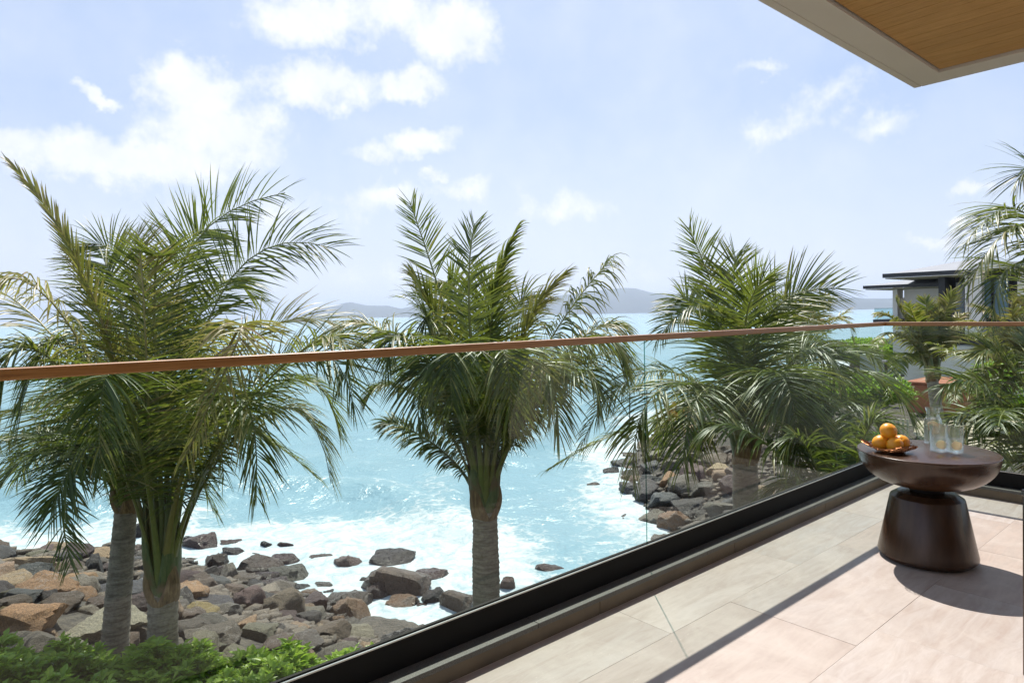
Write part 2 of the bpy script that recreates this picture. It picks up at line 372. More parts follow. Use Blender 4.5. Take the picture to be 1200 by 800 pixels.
    w1 = t.noise(t.vmath('MULTIPLY', p0, (1, 1.0, 1)), 1.1, 6, .62, .6); w2 = t.noise(p0, .28, 5, .6, .4); w3 = t.noise(p0, 5, 3, .6)
    hh = t.math('ADD', t.math('MULTIPLY', w2, 2.0), t.math('ADD', t.math('MULTIPLY', w1, .45), t.math('MULTIPLY', w3, .05)))
    nrm = t.bump(hh, .5, .5)
    b = principled(t, None, wc, .22, nrm, IOR=1.33, Specular_IOR_Level=.5)
    fcol = t.mix(t.maprange(t.noise(ps, 2.2, 7, .7), .36, .60), (.34, .43, .47, 1), (.62, .645, .66, 1))
    fb = principled(t, None, fcol, .8, t.bump(t.math('ADD', nn, foam), .5, .12))
    mx = t.new('ShaderNodeMixShader'); t.link(foam, mx.inputs[0]); t.link(b.outputs[0], mx.inputs[1]); t.link(fb.outputs[0], mx.inputs[2]); t.link(mx.outputs[0], out.inputs[0]); M['sea'] = mt
    # citrus
    mt, t, out = material('orange_skin'); v = objco(t); n = t.noise(v, 300, 2, .5); n2 = t.noise(v, 14, 3, .5)
    c = t.mix(n2, (.80, .30, .012, 1), (.88, .42, .03, 1)); principled(t, out, c, .38, t.bump(n, .25, .001), Subsurface_Weight=.12); M['orange_skin'] = mt
    mt, t, out = material('copper'); n = t.noise(objco(t), 40, 3, .6)
    c = t.mix(n, (.16, .055, .02, 1), (.36, .15, .06, 1)); principled(t, out, c, .32, Metallic=.85); M['copper'] = mt
    mt, t, out = material('lemon'); v = objco(t); ln = t.vmath('LENGTH', v, out='v'); n = t.noise(v, 60, 3, .6)
    c = t.ramp(t.math('MULTIPLY', ln, 1/.04), [(0, (.82, .80, .66)), (.12, (.80, .74, .42)), (.74, (.82, .76, .44)), (.80, (.88, .86, .74)), (.90, (.84, .78, .40)), (1, (.82, .70, .16))])
    principled(t, out, t.mix(t.maprange(n, .4, .7, 0, .4), c, (.85, .8, .6, 1)), .4, Subsurface_Weight=.2); M['lemon'] = mt
    mt, t, out = material('haze'); vp = t.new('ShaderNodeVolumePrincipled'); vp.inputs['Color'].default_value = (.68, .80, 1, 1)
    vp.inputs['Density'].default_value = 0.00021; vp.inputs['Anisotropy'].default_value = .25; t.link(vp.outputs[0], out.inputs['Volume']); M['haze'] = mt
mk()

# ------------------------------------------------------------------ shoreline, land, sea
ZS = -6.0
SHORE_PX = [(-900, 700), (-400, 672), (-120, 662), (10, 655), (100, 646), (160, 632), (210, 640), (265, 652), (320, 676), (372, 694), (430, 712), (500, 726), (575, 752),
            (640, 778), (700, 770), (745, 715), (772, 650), (762, 612), (740, 588), (724, 560), (728, 535), (750, 512), (762, 494), (800, 480),
            (850, 466), (920, 452), (975, 436), (1000, 420), (1025, 409)]
shore = [onz(x, y, ZS).xy for x, y in SHORE_PX]
far_ = shore[-1]; ax = C_R.xy.normalized(); fx = C_F.xy.normalized()
shore += [far_+ax*60+fx*10, far_+ax*220-fx*10, far_+ax*420-fx*300]
LP = np.array([tuple(p) for p in shore]+[(100, -400), (-300, -400), (-300, shore[0].y-20)])
def sdf(X, Y):            # >0 in the sea, <0 on land
    X = np.atleast_1d(np.asarray(X, float)); Y = np.atleast_1d(np.asarray(Y, float))
    d2 = np.full(X.shape, 1e18); ins = np.zeros(X.shape, bool); n = len(LP)
    for i in range(n):
        ax_, ay = LP[i]; bx, by = LP[(i+1) % n]; ex, ey = bx-ax_, by-ay
        t = np.clip(((X-ax_)*ex+(Y-ay)*ey)/(ex*ex+ey*ey+1e-12), 0, 1)
        d2 = np.minimum(d2, (X-ax_-t*ex)**2+(Y-ay-t*ey)**2)
        c = ((ay > Y) != (by > Y)) & (X < (bx-ax_)*(Y-ay)/(by-ay+1e-12)+ax_); ins ^= c
    d = np.sqrt(d2); return np.where(ins, -d, d)
_ph = RNG.uniform(0, 6.28, 24); _dr = RNG.uniform(0, 6.28, 24)
def wav(X, Y, n, base, k=0):
    h = 0
    for i in range(n):
        q = base*(1.37**i); a = _dr[(i+k) % 24]; h = h+np.sin(q*(X*math.cos(a)+Y*math.sin(a))+_ph[(i+k) % 24]+.6*np.sin(q*.43*(X*math.sin(a)-Y*math.cos(a))+i))/(1.25**i)
    return h
def land_z(X, Y):
    s = -sdf(X, Y)
    z = np.interp(s, [-60, -12, -4, 0, 2.5, 5.5, 7.5, 9, 40, 120], [-14, -9, -7.4, -6.35, -5.2, -4.0, -3.4, -3.2, -3.15, -2.6])
    return z+.10*wav(X, Y, 4, .55)*np.clip((s+5)/6, 0, 1)*np.where(s > 12, .3, 1)
def gz(x, y): return float(land_z(x, y)[0])
def hit(px, py, dz=0.0):
    d = ray(px, py); t = 4.0
    while t < 400:
        p = CAM+d*t
        if p.z <= max(gz(p.x, p.y), ZS-.1)+dz: break
        t *= 1.012
    return CAM+d*t, t
def polar(name, radii, nang, zf, mat, attr=None, a0=0, a1=2*math.pi):
    closed = abs(a1-a0-2*math.pi) < 1e-6
    na = nang if closed else nang+1
    A = a0+(a1-a0)*np.arange(na)/nang; RR, AA = np.meshgrid(radii, A, indexing='ij')
    X = CAM.x+RR*np.cos(AA); Y = CAM.y+RR*np.sin(AA); X = X.ravel(); Y = Y.ravel(); Z = zf(X, Y, RR.ravel())
    nr = len(radii); i = np.arange(nr-1)[:, None]; j = np.arange(nang)[None, :]; j1 = (j+1) % na if closed else j+1
    q = np.stack([i*na+j, (i+1)*na+j, (i+1)*na+j1, i*na+j1], -1).reshape(-1, 4)
    me = bpy.data.meshes.new(name); me.vertices.add(len(X)); me.vertices.foreach_set('co', np.stack([X, Y, Z], -1).ravel())
    me.loops.add(q.size); me.loops.foreach_set('vertex_index', q.ravel().astype(np.int32))
    me.polygons.add(len(q)); me.polygons.foreach_set('loop_start', np.arange(0, q.size, 4, dtype=np.int32))
    me.update(calc_edges=True); me.validate(); me.polygons.foreach_set('use_smooth', np.ones(len(me.polygons), bool)); me.materials.append(mat)
    if attr:
        at_ = me.attributes.new('foam', 'FLOAT', 'POINT'); at_.data.foreach_set('value', attr(X, Y).astype(np.float32))
    o = bpy.data.objects.new(name, me); COL.objects.link(o); return o
def sea_z(X, Y, r):
    s = sdf(X, Y)
    amp = np.clip(r/40, .5, 1.2)*np.clip(1-(r-250)/600, 0, 1)
    z = ZS+amp*(.045*wav(X, Y, 6, .5, 3)+.02*wav(X, Y, 6, 1.9, 9))
    z += .42*np.exp(-((s-6.2+.8*wav(X, Y, 3, .25, 5))/1.1)**2)+.16*np.exp(-((s-11.5+1.0*wav(X, Y, 3, .2, 8))/1.5)**2)
    return z
def foam_f(X, Y):
    s = sdf(X, Y); k = .9*wav(X, Y, 4, .22, 2)
    f = .88*np.clip(1.0-(s-.4+k)/3.2, 0, 1)
    f += .30*np.exp(-((s-6.6+.8*wav(X, Y, 3, .25, 5))/.7)**2)+.22*np.exp(-((s-12+1.0*wav(X, Y, 3, .2, 8))/1.0)**2)
    f += .12*np.clip(1-(s-1)/14, 0, 1)
    dep = (X-CAM.x)*math.cos(YAW)+(Y-CAM.y)*math.sin(YAW); lat = ((X-CAM.x)*math.sin(YAW)-(Y-CAM.y)*math.cos(YAW))/np.maximum(dep, 1)
    bl = np.clip((.10-lat)/.12, 0, 1); f = np.maximum(f, bl*.93*np.clip((25.2+2.5*np.clip(-lat-.45, 0, 1)*4-dep+k*1.5)/5.5, 0, 1)*np.clip((14-s)/3, 0, 1))
    f = f*(1-.42*np.clip((lat-.0)/.12, 0, 1)*np.clip((30-dep)/4, 0, 1))
    # surge behind the headland rocks, where the photograph is almost all white water
    c = onz(735, 600, ZS); f += .12*np.exp(-(((X-c.x)**2+(Y-c.y)**2)/3.0**2))
    return np.clip(f, 0, 1.1)
radii = np.concatenate([np.geomspace(7, 60, 170), np.geomspace(61, 900, 90)[0:], np.geomspace(950, 11000, 24)])
sea = polar('sea', radii, 760, sea_z, M['sea'], foam_f, YAW-R(75), YAW+R(75))
tag(sea, 'turquoise sea with white surf breaking on the boulders', None, None, 'structure')
land = polar('ground', np.concatenate([np.geomspace(1.0, 60, 90), np.geomspace(62, 420, 30)]), 360, lambda X, Y, r: land_z(X, Y), M['shore_ground'])
tag(land, 'dark shore ground under the boulders and planting', None, None, 'structure')

# hills on the horizon (real ridges, 4 km off)
def ridge(prof, D, depth, name, label):
    """prof: pixel skyline; built as a solid ridge at distance D"""
    xs = np.array([p[0] for p in prof], float); ys = np.array([p[1] for p in prof], float)
    n = 160; X = np.linspace(xs[0], xs[-1], n); Yp = np.interp(X, xs, ys); V = []; Fc = []
    rows = [(-1.0, 0), (-.7, .35), (-.4, .66), (-.15, .92), (0, 1), (.5, .6), (1, 0)]
    for i in range(n):
        hzy = 365.6-(X[i]-700)*.0155
        h = max(hzy-Yp[i], .0)/F_PX*D
        for (o_, k) in rows:
            jit = 0 if k in (0, 1) else .13*mnoise.noise(Vector((X[i]*.05, o_*3, D*.01)))
            p = CAM+ray(X[i], 365)*(D+o_*depth); V.append((p.x, p.y, -8 if k == 0 else max(h*(k+jit)*1.0+1.44*k, -7)))
    m_ = len(rows)
    for i in range(n-1):
        for j in range(m_-1): a = i*m_+j; Fc.append((a, a+m_, a+m_+1, a+1))
    o = mesh_obj(name, V, Fc, M['hill'], None, True); tag(o, label, None, None, 'structure')
ridge([(355, 374), (365, 366), (380, 359), (411, 353), (430, 357), (455, 357.5), (470, 361), (500, 354), (540, 352), (600, 348), (625, 351), (660, 345), (700, 340), (715, 338.5), (730, 337), (745, 337.5),
       (765, 343), (800, 348), (850, 350), (880, 356), (905, 361)], 4200, 700, 'hills', 'long hazy blue island ridge left and centre on the horizon')
ridge([(880, 360), (905, 353), (935, 348), (950, 346), (965, 351), (978, 355), (990, 350.5), (1000, 348.5), (1015, 350), (1040, 350), (1100, 345), (1200, 340), (1330, 352)], 3600, 600, 'hills', 'second hazy blue headland right of the centre palm on the horizon')
bx = MB().box(CAM.x-13500, CAM.x+13500, CAM.y-13500, CAM.y+13500, -16, 190).build('haze', M['haze'])
tag(bx, 'pale sea haze in the air', None, None, 'stuff')

# ------------------------------------------------------------------ balcony
S_ = MB().box(-9.5, .06, -6.0, .06, -.35, -.0014).build('balcony_slab', M['grout']); tag(S_, kind='structure', label='concrete balcony slab carrying the tiles')
tile_root = empty('floor', (0, 0, 0)); tag(tile_root, kind='structure', label='beige and pink travertine tiled balcony floor')
TC = [(.42, .365, .335), (.44, .39, .365), (.39, .345, .32), (.44, .36, .32), (.42, .33, .28), (.46, .41, .385), (.41, .375, .355)]
g = .0017
def tile(x0, x1, y0, y1):
    o = MB().box(-(x1-x0)/2+g/2, (x1-x0)/2-g/2, -(y1-y0)/2+g/2, (y1-y0)/2-g/2, -.012, 0).build('tile', M['floor_tile'], tile_root)
    o.location = ((x0+x1)/2, (y0+y1)/2, random.uniform(-.0004, .0004)); c = random.choice(TC); k = random.uniform(.88, 1.08); o.color = (c[0]*k, c[1]*k, c[2]*k, 1)
    return o
# border rows along the front rail (long side along X)
rows = [(-.43, -.089, [-.20, -1.40, -2.42, -3.576, -4.77, -5.97, -7.2]), (-1.03, -.43, [-.089-.6, -.72-.3, -2.10, -3.30, -4.5, -5.7, -6.9])]
for (y0, y1, _) in rows:
    xs = [-.089, -.69, -1.89, -3.09, -4.29, -5.49, -6.69, -7.89] if y0 < -.5 else [-.089, -1.18, -2.376, -3.576, -4.776, -5.976, -7.176]
    for a, b in zip(xs, xs[1:]): tile(b, a, y0, y1)
# field (long side along Y), columns .74 wide
xc = [-.089, -.65, -1.39, -2.13, -2.88, -3.62, -4.36, -5.10, -5.84, -6.58, -7.32]
for i, (a, b) in enumerate(zip(xc, xc[1:])):
    y = -1.03; L = 1.2 if i % 2 else .7
    while y > -5.9:
        tile(b, a, max(y-L, -5.9), y); y -= L; L = 1.2
# coping / kerb along both glass lines
ZT = .195; YC = -.089; ZC = .084
kerb = empty('balcony_kerb', (0, 0, 0)); tag(kerb, kind='structure', label='low stone upstand with black granite coping under the glass')
def kerb_piece(nm, mat, a, b, z0, z1, y0, y1, side, bev=.002):
    mb = MB()
    if side == 0: mb.box(a, b, y0, y1, z0, z1)
    else: mb.box(y0, y1, a, b, z0, z1)
    return mb.build(nm, mat, kerb, bevel=bev)
x = -.092; L = 1.19
while x > -9.3:
    kerb_piece('kerb_stone', M['curb_stone'], x-L+.003, x, -.35, ZC-.022, YC+.006, -.0075, 0)
    x -= L
x = -.087; cl = [1.38, 1.3, 1.3, 1.3, 1.3, 1.3, 1.3]
for L in cl:
    kerb_piece('granite_coping', M['granite'], x-L+.0025, x, ZC-.022, ZC, YC, -.0065, 0); x -= L
y = -.008
for k in range(5):
    kerb_piece('kerb_stone', M['curb_stone'], y-1.19+.003, y-(.09 if k == 0 else 0), -.35, ZC-.022, YC+.006, -.0075, 1)
    kerb_piece('granite_coping', M['granite'], y-1.19+.0025, y-(0 if k else 0), ZC-.022, ZC, YC+.002, -.0065, 1); y -= 1.19
# balustrade: channel, glass, rails
bal = empty('balustrade', (0, 0, 0)); tag(bal, 'frameless glass balcony balustrade with slim teak handrail and black base channel', 'balustrade')
ch = MB().box(-9.4, .034, -.006, .002, ZC-.08, ZT).box(-9.4, .034, .019, .034, ZC-.08, ZT+.004)
ch.box(-.006, .002, -6, -.0062, ZC-.08, ZT).box(.019, .034, -6, .0188, ZC-.08, ZT+.004)
ch.build('base_channel', M['black_metal'], bal, bevel=.0015)
MB().box(-9.4, -.008, -.0056, .0016, ZT+.001, ZT+.006).box(-.0056, .0016, -6, -.009, ZT+.001, ZT+.006).build('channel_trim', M['steel'], bal)
XJ = -3.183; GT = 1.293
def pane(x0, x1, y0, y1):
    mb = MB().box(x0, x1, y0, y1, .03, GT); fm = [1, 1, 0, 0, 0, 0]
    o = mesh_obj('glass_panel', mb.v, mb.f, [M['glass'], M['glass_edge']], bal)
    # the two narrow end faces are the green edges
    for p in o.data.polygons:
        n_ = p.normal; dx, dy = x1-x0, y1-y0
        thin = (abs(n_.x) > .5 and dx > dy) or (abs(n_.y) > .5 and dy > dx) or abs(n_.z) > .5
        p.material_index = 1 if thin else 0
pane(XJ+.0016, .002, .004, .017); pane(-6.35, XJ-.0016, .004, .017); pane(-9.4, -6.36, .004, .017)
pane(.004, .017, -3.15, .002); pane(.004, .017, -6, -3.16)
MB().box(XJ-.0015, XJ+.0015, .005, .009, .03, GT).build('joint_seal', M['glass_joint'], bal)
rw = .021
MB().box(-9.4, rw-.0, -rw, rw, 1.288, 1.32).build('handrail', M['teak'], bal, bevel=.004)
MB().box(-rw+.001, rw-.001, -6, -rw-.001, 1.288, 1.3195).build('handrail', M['teak_side'], bal, bevel=.004)
cl_ = MB().box(-.03, .003, -.03, .003, .985, 1.0); cl_.build('corner_clip', M['steel'], bal, bevel=.001)

# roof overhang
EX, EY, EH, WI = .3295, -.1352, 3.30, .2602
roof = empty('roof_overhang', (0, 0, 0)); tag(roof, 'pale roof overhang with timber boarded soffit above the balcony', 'roof')
gr = .055
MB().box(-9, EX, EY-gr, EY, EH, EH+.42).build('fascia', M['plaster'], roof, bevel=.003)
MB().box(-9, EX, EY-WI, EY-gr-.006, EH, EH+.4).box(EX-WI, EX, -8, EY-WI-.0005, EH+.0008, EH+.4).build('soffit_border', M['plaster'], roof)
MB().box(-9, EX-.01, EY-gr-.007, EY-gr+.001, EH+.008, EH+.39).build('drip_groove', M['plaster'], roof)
MB().box(-9, EX-WI-.012, -8, EY-WI-.012, EH+.035, EH+.4).build('soffit_backing', M['charcoal'], roof)
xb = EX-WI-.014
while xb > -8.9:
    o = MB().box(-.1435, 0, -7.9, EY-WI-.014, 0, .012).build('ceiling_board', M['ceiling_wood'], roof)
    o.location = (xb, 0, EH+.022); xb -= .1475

hs = empty('room_front', (-4.5, -3.9, 0)); tag(hs, 'plastered room front with sliding glass doors behind the balcony', 'house')
MB().box(-5, -3.2, -.15, .15, 0, 3.29).box(3.3, 4.7, -.15, .15, 0, 3.29).box(-3.19, 3.29, -.15, .15, 2.5, 3.28).build('wall', M['plaster'], hs)
for q_ in range(3):
    x_ = -3.18+q_*2.155
    MB().box(x_, x_+2.15, .02, .06, 0, .06).box(x_, x_+2.15, .02, .06, 2.44, 2.49).box(x_, x_+.06, .02, .06, .0605, 2.4395).box(x_+2.09, x_+2.15, .02, .06, .0605, 2.4395).build('door_frame', M['black_metal'], hs)
    MB().box(x_+.061, x_+2.089, .03, .04, .061, 2.439).build('door_pane', M['far_glass'], hs)
MB().box(-3.19, 3.29, -3.0, -2.9, 0, 2.5).build('room_back', M['brown_wall'], hs)
# ------------------------------------------------------------------ table and what stands on it
TX, TY, TZ = -1.75474, -.87711, .6185
tb = empty('side_table', (TX, TY, 0)); tag(tb, 'round dark lacquered pedestal side table in the balcony corner', 'table')
MB().lathe([(.0, .004), (.225, .004), (.232, .012), (.238, .016), (.250, .030), (.2505, .040), (.187, .352), (.184, .358), (.146, .383), (.10, .392), (0, .392)], 96).build('pedestal', M['dark_lacquer'], tb, auto=18)
MB().lathe([(0, .39), (.088, .39), (.085, .405), (.098, .425), (0, .425)], 64).build('neck', M['black_metal'], tb, auto=40)
pr = [(0, .424), (.11, .424)]
for k in range(1, 15):
    a = k/14*math.pi/2; pr.append((.11+.243*math.sin(a)**.9, .424+.188*(1-math.cos(a))))
pr += [(.3560, .6145), (.3545, .6175), (.352, TZ), (0, TZ)]
MB().lathe(pr, 128).build('tabletop', M['dark_lacquer'], tb, auto=50)
def ontab(x, y): return onz(x, y, TZ)
# woven bowl
bp = ontab(1043.5, 530); bw = empty('fruit_bowl', (bp.x, bp.y, TZ), .2); tag(bw, 'shallow copper wire bowl holding oranges on the dark table', 'bowl')
V = []; Fc = []; nr_, na_ = 9, 34
for i in range(nr_):
    for j in range(na_):
        rr = (i+.5)/nr_*.148; a = 2*math.pi*(j+.5*(i % 2))/na_; rr2 = rr*(1+.10*math.cos(3*a+.5)*(i/nr_)**2)+random.uniform(-.003, .003)
        z = .006+.052*(rr/.148)**2.2*(1+.35*math.cos(3*a+.5)*(i/nr_))+random.uniform(-.002, .002); a += random.uniform(-.05, .05)
        V.append((rr2*math.cos(a), rr2*math.sin(a), z))
for i in range(nr_-1):
    for j in range(na_):
        a0 = i*na_+j; a1 = i*na_+(j+1) % na_; Fc += [(a0, a1, a1+na_), (a0, a1+na_, a0+na_)]
o = mesh_obj('wire_basket', V, Fc, M['copper'], bw); wf = o.modifiers.new('wire', 'WIREFRAME'); wf.thickness = .0038; wf.use_even_offset = False
MB().lathe([(0, .0005), (.07, .0005), (.075, .006), (0, .0062)], 32).build('base_plate', M['copper'], bw, smooth=False)
def sphere(name, r, mat, parent=None, sq=1.0, seg=32, ring=20, dim=0):
    bm = bmesh.new(); bmesh.ops.create_uvsphere(bm, u_segments=seg, v_segments=ring, radius=r)
    for v in bm.verts:
        v.co.z *= sq
        q = math.hypot(v.co.x, v.co.y)/r
        if dim and q < .3: v.co.z -= math.copysign(dim*(1-q/.3)**2, v.co.z)
    me = bpy.data.meshes.new(name); bm.to_mesh(me); bm.free(); me.materials.append(mat); me.polygons.foreach_set('use_smooth', [True]*len(me.polygons))
    o = bpy.data.objects.new(name, me); COL.objects.link(o)
    if parent: o.parent = parent
    return o
ORR = .0455
k_ = C_R.copy(); k_.z = 0; k_.normalize(); kf = Vector((C_F.x, C_F.y, 0)).normalized()
for (dx, df, dz, lb) in [(-.045, .02, .053, 'left orange at the back of the copper bowl'), (.004, -.036, .050, 'front orange in the copper bowl, below the top one'),
                         (.064, .006, .053, 'rightmost orange in the copper bowl'), (-.004, .012, .121, 'orange balanced on top of the other three')]:
    o = empty('orange', (0, 0, 0)); body = sphere('fruit', ORR, M['orange_skin'], o, .94, dim=.004)
    st = sphere('stem_scar', .0035, M['sheath'], o, .5, 8, 6); st.location.z = ORR*.94-.004
    o.location = Vector((bp.x, bp.y, TZ+dz))+k_*dx+kf*df; o.rotation_euler = (random.uniform(.3, 1.2), random.uniform(-.6, .6), random.uniform(0, 6)); tag(o, lb, 'orange', 'oranges in the copper bowl')
def glassware(name, px, py, prof_o, th, label, cat, fill, lemons):
    c = ontab(px, py); e = empty(name, (c.x, c.y, TZ+.0008)); tag(e, label, cat)
    inner = [(max(r-th, .0), z+(.006 if i == 0 else 0)) for i, (r, z) in enumerate(prof_o)]
    prof = [(0, prof_o[0][1])]+prof_o+inner[::-1]; prof[-1] = (prof[-1][0], prof_o[0][1]+.008); prof.append((0, prof_o[0][1]+.008))
    MB().lathe(prof, 48).build('glass_body', M['clear_glass'], e, auto=40)
    if fill:
        rr = np.interp(np.linspace(.009, fill, 8), [z for r, z in prof_o], [r for r, z in prof_o])-th-.0006
        pf = [(0, .009)]+[(float(a), float(b)) for a, b in zip(rr, np.linspace(.009, fill, 8))]+[(0, fill)]
        MB().lathe(pf, 40).build('water', M['drink'], e, auto=40)
    for (lx, lz, r, rot) in lemons:
        s = MB().lathe([(0, -.003), (r, -.003), (r, .003), (0, .003)], 32).build('lemon_slice', M['lemon'], e, auto=40)
        lo = -kf*(.018)+k_*lx; s.location = (lo.x, lo.y, lz); s.rotation_euler = (R(90), R(rot), math.atan2(c.y-CAM.y, c.x-CAM.x)-R(90)+R(random.uniform(-15, 15)))
glassware('carafe', 1093.5, 519, [(.046, 0), (.048, .01), (.048, .12), (.044, .145), (.034, .168), (.034, .18), (.040, .203), (.042, .212)], .003, 'tall clear glass carafe with lemon behind the two tumblers', 'carafe', .15, [(-.012, .105, .030, 10)])
glassware('tumbler', 1100, 529, [(.038, 0), (.042, .006), (.0455, .15)], .0028, 'left glass tumbler with lemon slice in front of the carafe', 'glass', .085, [(.003, .045, .024, -15)])
glassware('tumbler', 1118.5, 530.5, [(.038, 0), (.042, .006), (.0455, .145)], .0028, 'right glass tumbler with lemon slice nearest the table edge', 'glass', .08, [(0, .045, .024, 20)])

# dark timber armchair, mostly outside the frame
acp = onz(1204, 795, 0); ac = empty('armchair', (acp.x, acp.y, 0), YAW-R(90)-.12); tag(ac, 'dark timber armchair just cut by the right edge of the picture', 'chair')
for (x0, y0) in ((0, 0), (.62, 0), (0, .6), (.62, .6)):
    MB().box(x0, x0+.045, y0-.6, y0-.57, 0, .70).build('leg', M['dark_lacquer'], ac, bevel=.004)
for x0 in (0, .62): MB().box(x0, x0+.05, -.63, .04, .70, .727).build('armrest', M['dark_lacquer'], ac, bevel=.006)
MB().box(.046, .62, .0, .03, .26, .33).box(.046, .62, -.60, -.57, .26, .33).build('seat_rail', M['dark_lacquer'], ac, bevel=.003)
MB().box(.05, .615, -.56, -.01, .30, .44).build('seat_cushion', M['plaster'], ac, bevel=.04, seg=4)
MB().box(.05, .615, -.60, -.48, .44, .86).build('back_cushion', M['plaster'], ac, bevel=.04, seg=4)

# ------------------------------------------------------------------ boulders
def rock_mesh(seed, sub=4, nplanes=11, rough=.13):
    rs = np.random.RandomState(seed); bm = bmesh.new(); bmesh.ops.create_icosphere(bm, subdivisions=sub, radius=1)
    P = []
    for _ in range(nplanes):
        n_ = rs.normal(size=3); n_[2] *= .8; n_ /= np.linalg.norm(n_); P.append((Vector(n_), rs.uniform(.50, .82)))
    P.append((Vector((rs.uniform(-.3, .3), rs.uniform(-.3, .3), 1)).normalized(), rs.uniform(.55, .75)))
    offv = Vector(rs.uniform(-50, 50, 3))
    for v in bm.verts:
        d = v.co.normalized(); r = 1.0
        for n_, h in P:
            c = d.dot(n_)
            if c > .05: r = min(r, h/c)
        r = r*(1+rough*.9*mnoise.fractal(d*1.6+offv, 1.0, 2.0, 4)+rough*.35*mnoise.fractal(d*6+offv, 1.0, 2.0, 3))
        v.co = d*r
    # normalise to unit half extents
    ex = [max(abs(v.co[i]) for v in bm.verts) for i in range(3)]
    for v in bm.verts: v.co = Vector((v.co.x/ex[0], v.co.y/ex[1], v.co.z/ex[2]))
    for f in bm.faces: f.smooth = True
    me = bpy.data.meshes.new('boulder'); bm.to_mesh(me); bm.free(); me.materials.append(M['boulder']); me.set_sharp_from_angle(angle=R(32)); return me
ROCKS = [rock_mesh(100+i) for i in range(16)]
ROCKS_S = [rock_mesh(300+i, 3, 12) for i in range(10)]
KSC = .9
K = dict(tan=(.58, .38, .22), orange=(.58, .31, .14), yellow=(.48, .34, .12), pale=(.44, .36, .26), mossy=(.29, .26, .16), grey=(.25, .20, .15), rough=(.18, .14, .11), dark=(.080, .058, .050),
         slate=(.12, .112, .112), purple=(.21, .115, .10), maroon=(.12, .06, .055), brown=(.22, .14, .09), pink=(.30, .175, .14), olive=(.20, .19, .13))
placed = []
def put_rock(p, sx, sy, sz, col, label, group, small=False, rot=None, tilt=.2):
    me = random.choice(ROCKS_S if small else ROCKS); o = bpy.data.objects.new('boulder', me); COL.objects.link(o)
    o.location = p; o.scale = (sx, sy, sz); o.rotation_euler = (random.uniform(-tilt, tilt), random.uniform(-tilt, tilt), rot if rot is not None else random.uniform(0, 6.28))
    k = KSC*random.uniform(.8, 1.15); o.color = (*(min(c*k*random.uniform(.95, 1.05), 1) for c in K[col]), 1)
    tag(o, label, 'boulder', group); placed.append((p[0], p[1], max(sx, sy))); return o
